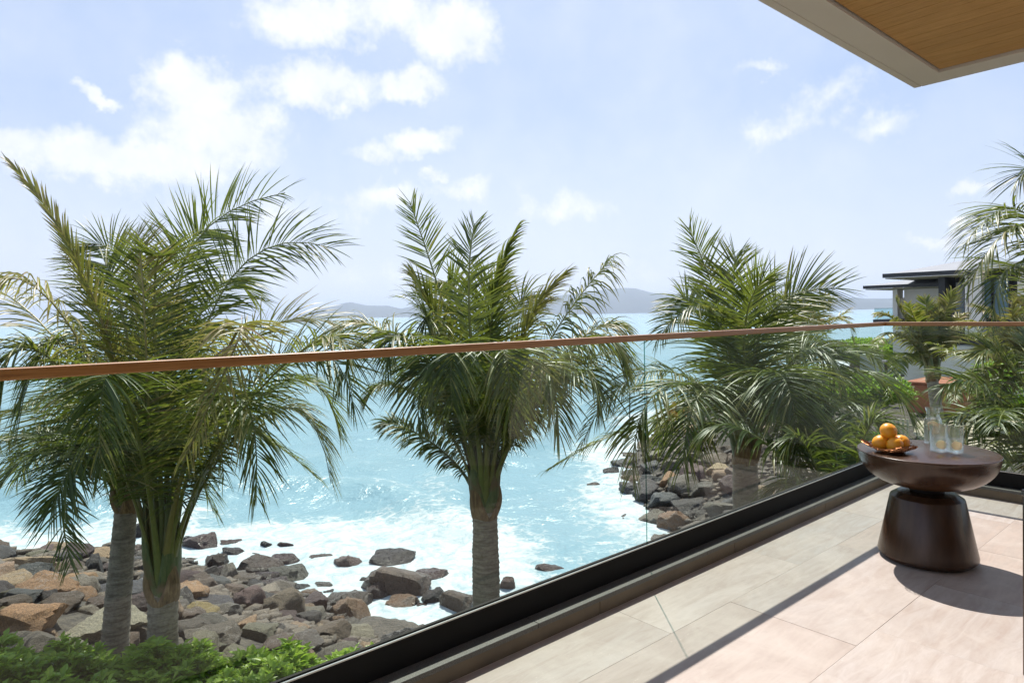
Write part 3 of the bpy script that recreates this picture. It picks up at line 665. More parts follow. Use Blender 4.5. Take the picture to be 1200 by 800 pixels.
T_ROCKS = [
 (36, 726, 74, 50, 'orange', 'big pointed orange-tan boulder at the far left edge above the shrubs'),
 (20, 768, 66, 40, 'grey', 'flat grey slab with a pale seam in the bottom left corner'),
 (74, 758, 54, 34, 'mossy', 'mottled mossy boulder between the left slab and the rear palm trunk'),
 (58, 746, 26, 22, 'tan', 'small tan stone behind the mottled mossy boulder'),
 (118, 734, 110, 34, 'pale', 'long flat pale slab behind both left palm trunks'),
 (160, 742, 38, 28, 'grey', 'grey stone seen between the two left palm trunks'),
 (27, 699, 40, 24, 'slate', 'grey wedge stone behind the big orange boulder'),
 (3, 722, 24, 22, 'yellow', 'yellow stone cut by the left picture edge'),
 (7, 690, 28, 18, 'tan', 'tan speckled stone at the left edge, higher than the yellow one'),
 (32, 677, 46, 26, 'slate', 'dark grey sloping slab at the left below the surf'),
 (94, 698, 32, 20, 'orange', 'rust orange stone left of the rear palm trunk'),
 (66, 704, 34, 18, 'brown', 'brown stone right of the big orange boulder peak'),
 (105, 715, 28, 14, 'pale', 'small pale stone beneath the rust orange one'),
 (110, 668, 28, 32, 'dark', 'tall dark boulder left of the rear palm trunk'),
 (45, 649, 28, 15, 'mossy', 'greenish weathered rock at the water line on the left'),
 (78, 656, 36, 18, 'dark', 'low dark rock at the water line behind the hanging frond'),
 (160, 643, 24, 18, 'pink', 'pinkish stone between the left trunks near the surf'),
 (166, 628, 24, 22, 'dark', 'black peaked rock between the left trunks at the waterline'),
 (160, 658, 30, 16, 'slate', 'flat slate rock between the left trunks'),
 (168, 674, 20, 14, 'tan', 'small tan stone left of the front trunk'),
 (113, 685, 24, 22, 'grey', 'grey faceted rock touching the rear trunk on its left'),
 (90, 688, 26, 16, 'dark', 'dark rock above the rust orange stone'),
 (8, 666, 26, 18, 'dark', 'dark rock at the left edge by the water'),
 (50, 690, 22, 14, 'purple', 'purple brown stone behind the grey wedge'),
 (239, 641, 46, 21, 'purple', 'large reddish purple rock at the water line right of the front trunk'),
 (273, 639, 28, 10, 'purple', 'low flat purple rock just right of the large reddish one'),
 (222, 635, 18, 12, 'dark', 'dark stone touching the front trunk near the surf'),
 (256, 658, 26, 22, 'brown', 'brown block below the large reddish purple rock'),
 (277, 649, 32, 13, 'maroon', 'dark maroon wedge beside the brown block'),
 (312, 641, 14, 11, 'dark', 'small dark rock alone in the foam'),
 (335, 641, 19, 8, 'purple', 'small low purple rock in the foam'),
 (300, 652, 17, 9, 'purple', 'small purple rock between two larger ones in the wash'),
 (332, 655, 38, 14, 'purple', 'rounded purple rock standing in the wash'),
 (376, 654, 40, 9, 'purple', 'long flat purple rock awash in the foam'),
 (408, 663, 36, 14, 'pink', 'flat pinkish brown rock surrounded by foam'),
 (459, 658, 52, 15, 'dark', 'wet black ridge rock surrounded by foam'),
 (311, 664, 62, 26, 'brown', 'big brown boulder behind the small tan stone'),
 (271, 674, 26, 24, 'grey', 'grey rounded block left of the big brown boulder'),
 (287, 678, 30, 18, 'brown', 'brown cobble in front of the grey block'),
 (302, 673, 17, 16, 'tan', 'small tan wedge resting on the brown boulder'),
 (340, 675, 48, 19, 'olive', 'green grey sloping rock at the edge of the wash'),
 (323, 687, 34, 20, 'maroon', 'dark purple block below the green grey rock'),
 (354, 690, 23, 13, 'slate', 'small dark pyramid rock in the wash'),
 (380, 689, 26, 10, 'olive', 'low olive stone in the white wash'),
 (387, 696, 15, 8, 'dark', 'thin dark stone beside the low olive one'),
 (412, 680, 12, 6, 'dark', 'tiny dark stone in the white wash'),
 (429, 680, 18, 8, 'dark', 'flat dark stone left of the largest wet boulder'),
 (414, 706, 56, 30, 'grey', 'grey boulder with a pale crack at the edge of the wash'),
 (465, 687, 80, 34, 'brown', 'largest wet brown boulder in front of the foam'),
 (445, 697, 32, 22, 'maroon', 'dark boulder leaning on the largest wet one'),
 (508, 673, 42, 15, 'purple', 'half sunk purple rock with foam all round'),
 (365, 708, 40, 24, 'maroon', 'glossy dark red rock behind the grey boulder'),
 (363, 722, 42, 24, 'grey', 'weathered grey boulder below the glossy dark red rock'),
 (410, 721, 44, 25, 'orange', 'orange brown boulder at the foot of the cracked grey one'),
 (290, 705, 40, 34, 'purple', 'purple brown boulder with steep left face'),
 (330, 710, 50, 36, 'brown', 'tall brown boulder in the middle of the pile'),
 (240, 689, 46, 28, 'brown', 'brown boulder right of the front palm trunk'),
 (233, 672, 36, 15, 'brown', 'flat brown slab behind the brown boulder by the trunk'),
 (274, 693, 30, 18, 'brown', 'brown wedge between the two brown boulders'),
 (231, 716, 52, 30, 'yellow', 'yellow pitted boulder right of the front palm trunk'),
 (264, 716, 44, 32, 'grey', 'grey peaked boulder beside the yellow one'),
 (230, 736, 44, 30, 'rough', 'grey sloping boulder below the yellow one'),
 (252, 747, 66, 32, 'grey', 'large flat grey boulder just above the shrubs'),
 (290, 733, 26, 24, 'tan', 'small tan block beside the large flat grey boulder'),
 (304, 741, 46, 30, 'mossy', 'pale mossy boulder just above the middle of the shrubs'),
 (345, 747, 44, 18, 'pale', 'low pale slab above the shrubs right of the mossy boulder'),
 (375, 738, 26, 17, 'tan', 'small yellowish tan boulder in front of dark ones'),
 (350, 731, 34, 18, 'maroon', 'dark maroon rock behind the low pale slab'),
 (455, 742, 108, 50, 'rough', 'huge rough dark grey boulder beside the balcony channel'),
 (421, 752, 26, 11, 'pale', 'small pale stone at the foot of the huge rough boulder'),
 (393, 748, 30, 14, 'grey', 'grey stone left of the huge rough boulder'),
 (512, 704, 36, 18, 'dark', 'dark split rock behind the balcony channel'),
 (536, 709, 44, 26, 'brown', 'rounded brown boulder touching the balcony channel line'),
 (500, 716, 26, 14, 'maroon', 'dark red rock left of the rounded brown boulder'),
 (470, 712, 40, 16, 'tan', 'sunlit tan ledge below the largest wet boulder'),
 (645, 669, 38, 12, 'purple', 'low purple rock awash right of the centre palm trunk'),
 (594, 688, 22, 16, 'pink', 'pinkish rock touching the right side of the centre palm trunk'),
 # headland seen through the second pane
 (793, 612, 44, 17, 'orange', 'flat rust topped rock in the foam just right of the glass joint'),
 (742, 577, 32, 19, 'slate', 'slate grey rock in the foam just left of the glass joint'),
 (694, 571, 20, 8, 'brown', 'thin tilted brown rock out in the water left of the headland'),
 (716, 555, 20, 8, 'dark', 'small dark rock in the water off the headland'),
 (738, 545, 40, 14, 'dark', 'long dark rock at the tip of the headland'),
 (741, 551, 20, 8, 'tan', 'small tan rock at the tip of the headland'),
 (743, 563, 28, 10, 'tan', 'flat tan rock behind the slate grey one'),
 (778, 584, 36, 24, 'slate', 'big slate boulder right of the glass joint'),
 (783, 563, 24, 20, 'orange', 'orange brown block on the headland'),
 (812, 596, 46, 28, 'dark', 'large dark boulder above the flat rust topped rock'),
 (801, 571, 36, 24, 'grey', 'grey streaked boulder on the headland'),
 (840, 550, 32, 15, 'tan', 'long sunlit tan boulder high on the headland'),
 (822, 575, 30, 20, 'rough', 'rough grey boulder left of the fourth palm trunk'),
 (893, 577, 26, 22, 'tan', 'rounded tan boulder right of the fourth palm trunk'),
 (812, 552, 26, 14, 'brown', 'brown block beside the long sunlit tan boulder'),
 (790, 545, 28, 16, 'grey', 'grey boulder below the hanging frond tips'),
 (765, 548, 26, 16, 'slate', 'slate block behind the glass joint'),
 (835, 535, 28, 14, 'grey', 'grey boulder above the long sunlit tan one'),
 (848, 600, 40, 24, 'rough', 'rough boulder half hidden by the balcony channel'),
]
for (px, py, wpx, hpx, col, lb) in T_ROCKS:
    p, d = hit(px, py+hpx*.22); W = wpx*d/F_PX; H = hpx*d/F_PX
    inw = p.z < ZS+.12
    vs = H*(.62 if not inw else .95)
    o = put_rock((p.x, p.y, p.z+vs*(.2 if not inw else .08)), W*.54, max(W*.42, min(W*.55, H*.9)), max(vs*1.1, .16), col, lb, None, rot=YAW-R(90)+random.uniform(-.35, .35), tilt=.12)
cnt = 0; tries = 0
FL = {0: ('boulders of the pile below the left palms', 'boulder wedged into the rock pile below the left palms'), 1: ('boulders of the headland pile', 'boulder wedged into the headland rock pile')}
def free(x, y, r, k=.52):
    for (a, b, c) in placed:
        if (x-a)**2+(y-b)**2 < ((r+c)*k)**2: return False
    return True
FC = [('dark', 5), ('grey', 4), ('brown', 6), ('maroon', 3), ('slate', 4), ('purple', 3), ('rough', 4), ('tan', 4), ('orange', 2.5), ('pale', 2)]
NM = dict(dark='dark', grey='grey', brown='brown', maroon='maroon', slate='slate grey', purple='purple brown', rough='rough grey', tan='tan', orange='orange', pale='pale')
def fill(n, x0, x1, y0, y1, grp, rmin, rmax, small):
    global tries
    c = 0; t_ = 0
    while c < n and t_ < n*60:
        t_ += 1; rx_, ry_ = random.uniform(x0, x1), random.uniform(y0, y1)
        if ry_ > 800-.385*(rx_-346): continue
        p = onz(rx_, ry_, -4.4); s = -float(sdf(p.x, p.y)[0])
        if s < -.9 or s > 9: continue
        r = random.uniform(rmin, rmax)*(1 if s < 8 else .8)
        if not free(p.x, p.y, r): continue
        col = (random.choice(['tan', 'orange', 'yellow_', 'pale'])if rx_ < 110 and ry_ > 685 and random.random() < .6 else random.choices([a for a, b in FC], [b for a, b in FC])[0]).replace('yellow_', 'tan'); z = gz(p.x, p.y)
        sz = r*random.uniform(.5, .8); put_rock((p.x, p.y, z+sz*.15), r, r*random.uniform(.7, 1), sz, col, NM[col]+' '+FL[grp][1], FL[grp][0], small, tilt=.35); c += 1
fill(76, -60, 560, 615, 770, 0, .28, .62, False)
for _k in range(28):
    for _t in range(60):
        p = onz(random.uniform(-60, 470), random.uniform(700, 775), -3.5); s_ = -float(sdf(p.x, p.y)[0]); r = random.uniform(.22, .5)
        if 4 < s_ < 11 and free(p.x, p.y, r):
            c_ = random.choice(['grey', 'rough', 'brown', 'mossy', 'tan', 'dark']); put_rock((p.x, p.y, gz(p.x, p.y)+r*.12), r, r*.8, r*random.uniform(.55, .8), c_, ('mossy' if c_ == 'mossy' else NM[c_])+' '+FL[0][1], FL[0][0], False, tilt=.3); break
fill(70, 725, 900, 488, 630, 1, .35, .8, False)
fill(28, -60, 520, 618, 700, 0, .2, .42, False)
_used = set(o['label'] for o in COL.objects if o.get('category') == 'boulder' and not o.get('group'))
_anch = [(o, o['label']) for o in COL.objects if o.get('category') == 'boulder' and not o.get('group')]
def _head(l):
    for wd in (' behind ', ' beside ', ' between ', ' below ', ' above ', ' just ', ' seen ', ' at ', ' cut ', ' left of ', ' right of ', ' standing ', ' awash ', ' surrounded ', ' resting ', ' in front ', ' leaning ', ' touching ', ' in the ', ' on the ', ' with ', ' near ', ' off ', ' out '):
        if wd in l[8:]: l = l[:8]+l[8:].split(wd)[0]
    return ' '.join(l.split()[:8])
_heads = [_head(l) for _, l in _anch]
for o in [q for q in COL.objects if q.get('category') == 'boulder' and q.get('group')]:
    cands = sorted(range(len(_anch)), key=lambda i: (_anch[i][0].location-o.location).length)[:14]
    big = 'large' if max(o.scale) > .55 else 'mid sized' if max(o.scale) > .33 else 'small'; cn = o['label'].split(' boulder')[0]
    for i in cands:
        if _heads.count(_heads[i]) > 1: continue
        dv = o.location-_anch[i][0].location; a_, b_ = dv.dot(k_), dv.dot(kf)
        rel = ('right of' if a_ > 0 else 'left of') if abs(a_) > abs(b_) else ('behind' if b_ > 0 else 'in front of')
        lb = big+' '+cn+' filler boulder '.replace('filler ', '')+rel+' the '+_heads[i]
        if lb not in _used and len(lb.split()) <= 16: _used.add(lb); o['label'] = lb; break
# rubble and cobbles between the boulders
bmv = []; bmf = []
base_me = rock_mesh(900, 1, 8); bv = [v.co.copy() for v in base_me.vertices]; bf = [tuple(p.vertices) for p in base_me.polygons]
for _ in range(3200):
    p = onz(random.uniform(-300, 640), random.uniform(612, 790), -5) if random.random() < .5 else onz(random.uniform(725, 980), random.uniform(470, 640), -5)
    s = -float(sdf(p.x, p.y)[0])
    if s < -.2 or s > 13: continue
    z = gz(p.x, p.y); r = random.uniform(.07, .26); a = random.uniform(0, 6.28); ca, sa = math.cos(a), math.sin(a); n0 = len(bmv)
    for q in bv: bmv.append((p.x+r*(q.x*ca-q.y*sa), p.y+r*(q.x*sa+q.y*ca)*.8, z+.03+r*.6*q.z))
    bmf += [tuple(n0+i for i in f) for f in bf]
rb = mesh_obj('rubble', bmv, bmf, M['boulder'], None, True); rb.color = (.24, .18, .13, 1); tag(rb, 'small stones and rubble between the boulders', 'stones', None, 'stuff')

# ------------------------------------------------------------------ palms
def frond(parent, org, p0, pm, p2, L=.72, n=74, roll=0., droop=.5, tint=.15, alpha=50, w0=.03, t0=.17, rr=.034, flat=0., seed=0, M_=5, fold=False, rise=.55):
    """one pinnate frond: rib through p0-pm-p2 (world), leaflets in pairs. Returns the object, in the tree's local space"""
    rs = np.random.RandomState(seed); p0, pm, p2 = (np.array(q, float) for q in (p0, pm, p2)); chord = np.linalg.norm(pm-p0); P1_ = p0+np.array([0, 0, 1.])*rise*chord+(pm-p0)*.12; P2_ = (8*pm-p0-3*P1_-p2)/3
    B = lambda t: ((1-t)**3)[:, None]*p0+(3*t*(1-t)**2)[:, None]*P1_+(3*t*t*(1-t))[:, None]*P2_+(t**3)[:, None]*p2
    D = lambda t: (3*(1-t)**2)[:, None]*(P1_-p0)+(6*t*(1-t))[:, None]*(P2_-P1_)+(3*t*t)[:, None]*(p2-P2_)
    O = (p2-p0).copy(); O[2] = 0
    if np.linalg.norm(O) < .25: O = O+np.array([-C_F.x, -C_F.y, 0])*.4
    O /= np.linalg.norm(O); Sv = np.cross(O, [0, 0, 1.])
    t = np.linspace(t0, .992, n)+rs.uniform(-.3, .3, n)/n*.6; t = np.clip(t, 0, .998)
    V = []; Fq = []; TI = []; MI = []
    # rib
    nt = 16; tt = np.linspace(0, 1, nt); P = B(tt); T = D(tt); T /= np.linalg.norm(T, axis=1)[:, None]
    def frame(T, t):
        S0 = Sv-(T@Sv)[:, None]*T; S0 /= np.linalg.norm(S0, axis=1)[:, None]; U0 = np.cross(S0, T)
        ro = R(roll)*np.clip(t*2.2, 0, 1); c, s = np.cos(ro)[:, None], np.sin(ro)[:, None]
        return S0*c+U0*s, -S0*s+U0*c
    S, U = frame(T, tt); rad = rr*(1-tt)**1.3*.55+.006+rr*1.1*np.exp(-tt/.07)
    kk = 6
    for i in range(nt):
        for j in range(kk):
            a = 2*math.pi*j/kk; V.append(P[i]+S[i]*math.cos(a)*rad[i]*1.25+U[i]*math.sin(a)*rad[i]*.75); TI.append(tint*.8)
    for i in range(nt-1):
        for j in range(kk): a0 = i*kk+j; a1 = i*kk+(j+1) % kk; Fq.append((a0, a1, a1+kk, a0+kk)); MI.append(1)
    V = [np.array(V)]; base = nt*kk; TI = [np.array(TI)]
    Pb = B(t); T = D(t); T /= np.linalg.norm(T, axis=1)[:, None]; S, U = frame(T, t)
    u = (t-t0)/(1-t0); prof = np.interp(u, [0, .08, .3, .55, .8, 1], [.5, .8, 1, .98, .8, .45])
    al = np.radians(np.interp(u, [0, .5, .85, 1], [alpha+26, alpha+8, alpha-8, alpha-28]))
    for sd in (-1, 1):
        a_ = al+rs.uniform(-.15, .15, n)+.11*np.sin(t*rs.uniform(25, 60)+rs.uniform(0, 6))+.08*np.sin(t*rs.uniform(80, 140)+rs.uniform(0, 6)); lift = .28+rs.uniform(-.2, .2, n)-flat
        if fold: a_ = a_*.3; 
        d = (sd*np.sin(a_))[:, None]*S+np.cos(a_)[:, None]*T+lift[:, None]*U*(0.9); d /= np.linalg.norm(d, axis=1)[:, None]
        Ln = L*prof*rs.uniform(.86, 1.12, n); brk = rs.uniform(0, 1, n) < .07; Ln = np.where(brk, Ln*rs.uniform(.3, .7, n), Ln)
        dr = droop*rs.uniform(.65, 1.4, n); N = U*1.0+.35*rs.normal(size=(n, 3)); p = Pb.copy(); hw = w0/2*np.interp(u, [0, .2, .8, 1], [.8, 1, .9, .55])
        tl = np.clip(tint+rs.normal(0, .09, n)+(rs.uniform(0, 1, n) < .08)*.4, 0, 1)
        wind = np.array([C_R.x, C_R.y, 0])*.10
        rows_ = []; tr = []
        prof_w = np.interp(np.linspace(0, 1, M_+1), [0, .15, .5, .8, 1], [.45, 1, .92, .55, .04])
        for s_ in range(M_+1):
            f = s_/M_; dd = d+np.array([0, 0, -1.])*(dr*f*1.5)[:, None]+wind*f; dd /= np.linalg.norm(dd, axis=1)[:, None]
            W = np.cross(dd, N); W /= np.linalg.norm(W, axis=1)[:, None]+1e-9; Nn = np.cross(W, dd)
            ww = (hw*prof_w[s_])[:, None]
            rows_ += [p+W*ww+Nn*ww*.35, p, p-W*ww+Nn*ww*.35]; ti = np.clip(tl+.42*max(f-.55, 0)/.45*rs.uniform(.0, 1.6, n), 0, 1); tr += [ti, ti, ti]
            if s_ < M_: 
                fm = (s_+.5)/M_; dm = d+np.array([0, 0, -1.])*(dr*fm*1.5)[:, None]+wind*fm; dm /= np.linalg.norm(dm, axis=1)[:, None]; p = p+dm*(Ln/M_)[:, None]
        A = np.stack(rows_, 1)      # n, 3(M+1), 3
        V.append(A.reshape(-1, 3)); TI.append(np.stack(tr, 1).ravel()); per = 3*(M_+1)
        gap0 = rs.uniform(.35, 1.4); keep = (rs.uniform(0, 1, n) > .05) & ~((t > gap0) & (t < gap0+.035))
        for i in range(n):
            if not keep[i]: continue
            b0 = base+i*per
            for s_ in range(M_):
                q = b0+3*s_; Fq.append((q, q+1, q+4, q+3)); Fq.append((q+1, q+2, q+5, q+4))
        MI += [0]*(int(keep.sum())*M_*2); base += n*per
    V = np.concatenate(V)-np.array(org)[None, :]; TI = np.concatenate(TI)
    me = bpy.data.meshes.new('frond'); me.vertices.add(len(V)); me.vertices.foreach_set('co', V.ravel())
    q = np.array(Fq, dtype=np.int32); me.loops.add(q.size); me.loops.foreach_set('vertex_index', q.ravel()); me.polygons.add(len(q))
    me.polygons.foreach_set('loop_start', np.arange(0, q.size, 4, dtype=np.int32)); me.update(calc_edges=True)
    me.materials.append(M['palm_leaf']); me.materials.append(M['palm_rib']); me.polygons.foreach_set('material_index', np.array(MI, dtype=np.int32))
    me.polygons.foreach_set('use_smooth', np.ones(len(q), bool))
    at_ = me.attributes.new('tint', 'FLOAT', 'POINT'); at_.data.foreach_set('value', TI.astype(np.float32))
    o = bpy.data.objects.new('frond', me); COL.objects.link(o); o.parent = parent; return o
def trunk(parent, org, path, r0, r1, flare=1.25):
    mb_v = []; mb_f = []; K_ = 26; path = [Vector(p) for p in path]
    ln = (path[-1]-path[0]).length; n = max(int(ln/.022), 12); sd = random.uniform(0, 99)
    for i in range(n+1):
        f = i/n; 
        if len(path) == 3: c = path[0]*(1-f)**2+(path[1]*2-(path[0]+path[2])*.5)*2*f*(1-f)+path[2]*f*f
        else: c = path[0].lerp(path[-1], f)
        r = r0+(r1-r0)*f; r *= 1+(flare-1)*math.exp(-f*ln/.35)
        hgt = f*ln
        for j in range(K_):
            a = 2*math.pi*j/K_; wob = hgt+.02*math.sin(a+sd)+.018*math.sin(2*a+hgt*1.7+sd); ph = (wob/.085) % 1
            rg = .030*(1-ph)**2.2+.016*mnoise.noise(Vector((math.cos(a)*2, math.sin(a)*2, hgt*9+sd)))+.02*mnoise.noise(Vector((math.cos(a)*.7+sd, math.sin(a)*.7, hgt*1.2)))
            rr_ = r*(1+rg*2.4); mb_v.append((c.x+rr_*math.cos(a)-org[0], c.y+rr_*math.sin(a)-org[1], c.z-org[2]))
    for i in range(n):
        for j in range(K_): a0 = i*K_+j; a1 = i*K_+(j+1) % K_; mb_f.append((a0, a1, a1+K_, a0+K_))
    return mesh_obj('trunk', mb_v, mb_f, M['palm_trunk'], parent, True)
def sheath(parent, org, base, tip, w1, w2, out, mat=None):
    """broad leaf base clasping the crown: a thick tapering half-tube"""
    n = 12; k = 9; v = []; f = []; base = Vector(base); tip = Vector(tip); out = Vector((out[0], out[1], 0)).normalized(); side = out.cross(Vector((0, 0, 1)))
    for i in range(n+1):
        t = i/n; c = base.lerp(tip, t)+out*(.05*math.sin(math.pi*t)); wd = w1*(1-t)**1.1+w2*t
        for j in range(k):
            a = (j/(k-1)-.5)*2.4; v.append(tuple(c+side*math.sin(a)*wd+out*(math.cos(a)-.6)*wd*.8-Vector(org)))
        for j in range(k):
            a = ((k-1-j)/(k-1)-.5)*2.4; v.append(tuple(c+side*math.sin(a)*wd*.9+out*((math.cos(a)-.6)*wd*.8-.02)-Vector(org)))
    m2 = 2*k
    for i in range(n):
        for j in range(m2): a0 = i*m2+j; a1 = i*m2+(j+1) % m2; f.append((a0, a1, a1+m2, a0+m2))
    return mesh_obj('leaf_sheath', v, f, mat or M['sheath'], parent, True)
_seed = [0]
def palm(label, hub, D, base, r0, r1, fr, nfill=8, Lf=.84, n=104, fillL=(1.9, 2.7), sheaths=6, ring=.11, group='coconut palms around the balcony', tint=.15, droop=.55, sh_h=.9, M_=5, up=.9, w0=.0245, bend=None, t0=.22):
    """hub: pixel of the trunk top; base: pixel + depth of the foot, or None (foot straight below)"""
    H = at(hub[0], hub[1], D)
    if base: Bp = at(base[0], base[1], base[2]); Bp.z = gz(Bp.x, Bp.y)-.15
    else: Bp = Vector((H.x, H.y, gz(H.x, H.y)-.15))
    e = empty('palm_tree', Bp); tag(e, label, 'palm tree', group); org = tuple(Bp)
    mid = (Bp+H)/2+(Vector(bend) if bend else Vector((0, 0, 0)))
    trunk(e, org, [Bp, mid, H], r0, r1)
    sc = r1/.15
    for i in range(sheaths):
        a = i*2.4+random.uniform(-.2, .2); o_ = Vector((math.cos(a), math.sin(a), 0)); b = H+o_*r1*.62-Vector((0, 0, .12))
        sheath(e, org, b, H+o_*(r1*1.15)+Vector((0, 0, sh_h*random.uniform(.6, 1)*sc)), .145*sc, .03*sc, (o_.x, o_.y))
    for i in range(3):
        a = i*2.1+random.uniform(-.4, .4)+1; o_ = Vector((math.cos(a), math.sin(a), 0)); b = H+o_*r1*.62-Vector((0, 0, .16))
        sheath(e, org, b, b+o_*(.05+.02*i)+Vector((0, 0, random.uniform(.28, .5)*sc)), .17*sc, .06, (o_.x, o_.y), M['old_sheath'])
    for q in fr:
        (mx, my, tx, ty) = q[:4]; kw = dict(q[4]) if len(q) > 4 else {}
        dm = kw.pop('dm', 0); dt = kw.pop('dt', 0); _seed[0] += 1
        pm = at(mx, my, D+dm); pt = at(tx, ty, D+dt); od = Vector((pt.x-H.x, pt.y-H.y, 0)); od = od.normalized()*ring if od.length > .01 else Vector((0, 0, 0))
        k2 = dict(t0=t0, L=Lf, n=n, droop=droop, tint=tint, seed=_seed[0], M_=M_, rr=.036*sc, w0=w0); k2.update(kw)
        frond(e, org, H+od, pm, pt, **k2)
    for i in range(nfill):
        _seed[0] += 1; rs = random.Random(_seed[0]*13+5); a = i*2.399+rs.uniform(-.3, .3); el_ = R(rs.uniform(28, 80)); ln = rs.uniform(*fillL)
        o_ = Vector((math.cos(a), math.sin(a), 0)); h0 = H+Vector((0, 0, up*.35)); dirn = o_*math.cos(el_)+Vector((0, 0, math.sin(el_)))
        pm = h0+dirn*ln*.52+Vector((0, 0, up*.35)); pt = h0+dirn*ln+Vector((0, 0, -.55*ln*math.cos(el_)*1.0))
        frond(e, org, H+o_*ring*.6, pm, pt, L=Lf*.92, n=int(n*.85), droop=droop*.9, tint=max(0, tint+rs.uniform(-.12, .15)), seed=_seed[0], M_=M_, rr=.03*sc, w0=w0)
    return e
d_ = dict
# front left palm
palm('big left palm, the nearer of two, whose trunk rises from the shrubs', (191, 690), 8.6, (190, 800, 8.6), .18, .17, [
    (194, 385, 334, 226, d_(dm=.5, dt=.6, roll=-62, droop=.22, tint=.12, L=.92)), (238, 392, 390, 291, d_(dm=.2, dt=.4, roll=-58, droop=.34, tint=.08, L=.95)),
    (172, 430, 160, 272, d_(dm=-.3, dt=-.2, roll=10, droop=.1, tint=.55, L=.62)), (126, 395, 6, 188, d_(dm=-.1, dt=.1, roll=40, droop=.3, tint=.6, fold=True, L=.42)),
    (90, 395, -45, 400, d_(dm=-.6, dt=-1.2, droop=.9, tint=.62)), (75, 410, -70, 350, d_(dm=.4, dt=.7, droop=.6, tint=.5)),
    (262, 440, 420, 392, d_(dm=.6, dt=.9, droop=.3, tint=.55, roll=-20)), (300, 455, 415, 478, d_(dm=0, dt=-.4, roll=-35, droop=.3, tint=.15)),
    (288, 500, 388, 566, d_(dm=.1, dt=.5, droop=.65, tint=.45)), (300, 470, 400, 515, d_(dm=1.0, dt=1.6, droop=.7, tint=.4)),
    (262, 420, 214, 540, d_(dm=-1.1, dt=-2.2, droop=.8, tint=.72, L=.6)), (110, 440, 18, 520, d_(dm=-.3, dt=-.9, droop=.8, tint=.2)),
    (205, 370, 255, 272, d_(dm=1.2, dt=1.9, roll=-30, droop=.3, tint=.15)),
    (225, 400, 300, 350, d_(dm=1.1, dt=2.0, droop=.5, tint=.12)), (165, 380, 95, 290, d_(dm=1.2, dt=1.6, roll=30, droop=.35, tint=.2)),
    (182, 420, 192, 300, d_(dm=.0, dt=-.5, roll=0, droop=.15, tint=.1)),
    (250, 490, 300, 585, d_(dm=-.7, dt=-1.2, droop=.7, tint=.3)), (225, 470, 262, 560, d_(dm=.8, dt=1.4, droop=.8, tint=.4)), (130, 480, 70, 545, d_(dm=.7, dt=1.2, droop=.7, tint=.25)),
    (310, 450, 405, 440, d_(dm=-.5, dt=-.9, droop=.6, tint=.35)), (95, 460, 0, 470, d_(dm=-.8, dt=-1.4, droop=.6, tint=.3)), (150, 470, 118, 560, d_(dm=-1.1, dt=-1.7, droop=.6, tint=.2)), 
    (150, 400, 120, 330, d_(dm=.2, dt=.4, roll=35, droop=.3, tint=.2)),
], nfill=1, sh_h=1.15, droop=.6, up=1.1)
# rear left palm
palm('leaning darker palm just left of and behind the big left palm', (148, 588), 9.5, (131, 800, 9.3), .175, .14, [
    (98, 545, 84, 662, d_(dm=-.9, dt=-1.7, roll=0, droop=.35, tint=.2, L=.62)), (60, 515, -30, 560, d_(dm=-.2, dt=-.2, droop=.5, tint=.2)),
    (70, 530, -20, 625, d_(dm=-.6, dt=-1.0, droop=.6, tint=.15)), (70, 490, -10, 500, d_(dm=.5, dt=1.0, roll=15, droop=.4, tint=.5)),
    (100, 480, 30, 430, d_(dm=.5, dt=1.1, roll=25, droop=.3, tint=.2)), (130, 450, 110, 340, d_(dm=.3, dt=.8, droop=.2, tint=.2)),
    (175, 460, 225, 380, d_(dm=.6, dt=1.2, roll=-25, droop=.3, tint=.15)), (210, 500, 320, 520, d_(dm=.5, dt=1.0, droop=.6, tint=.35)),
    (190, 520, 250, 600, d_(dm=.4, dt=1.0, droop=.8, tint=.3)), (120, 520, 60, 600, d_(dm=-1.0, dt=-1.9, droop=.5, tint=.12)),
    (225, 500, 372, 560, d_(dm=.9, dt=1.6, droop=.6, tint=.35)), (90, 505, 20, 560, d_(dm=.6, dt=1.1, droop=.7, tint=.35)), (200, 490, 290, 500, d_(dm=-.3, dt=-.5, droop=.7, tint=.3)),
], nfill=1, sh_h=.6, group='coconut palms around the balcony')
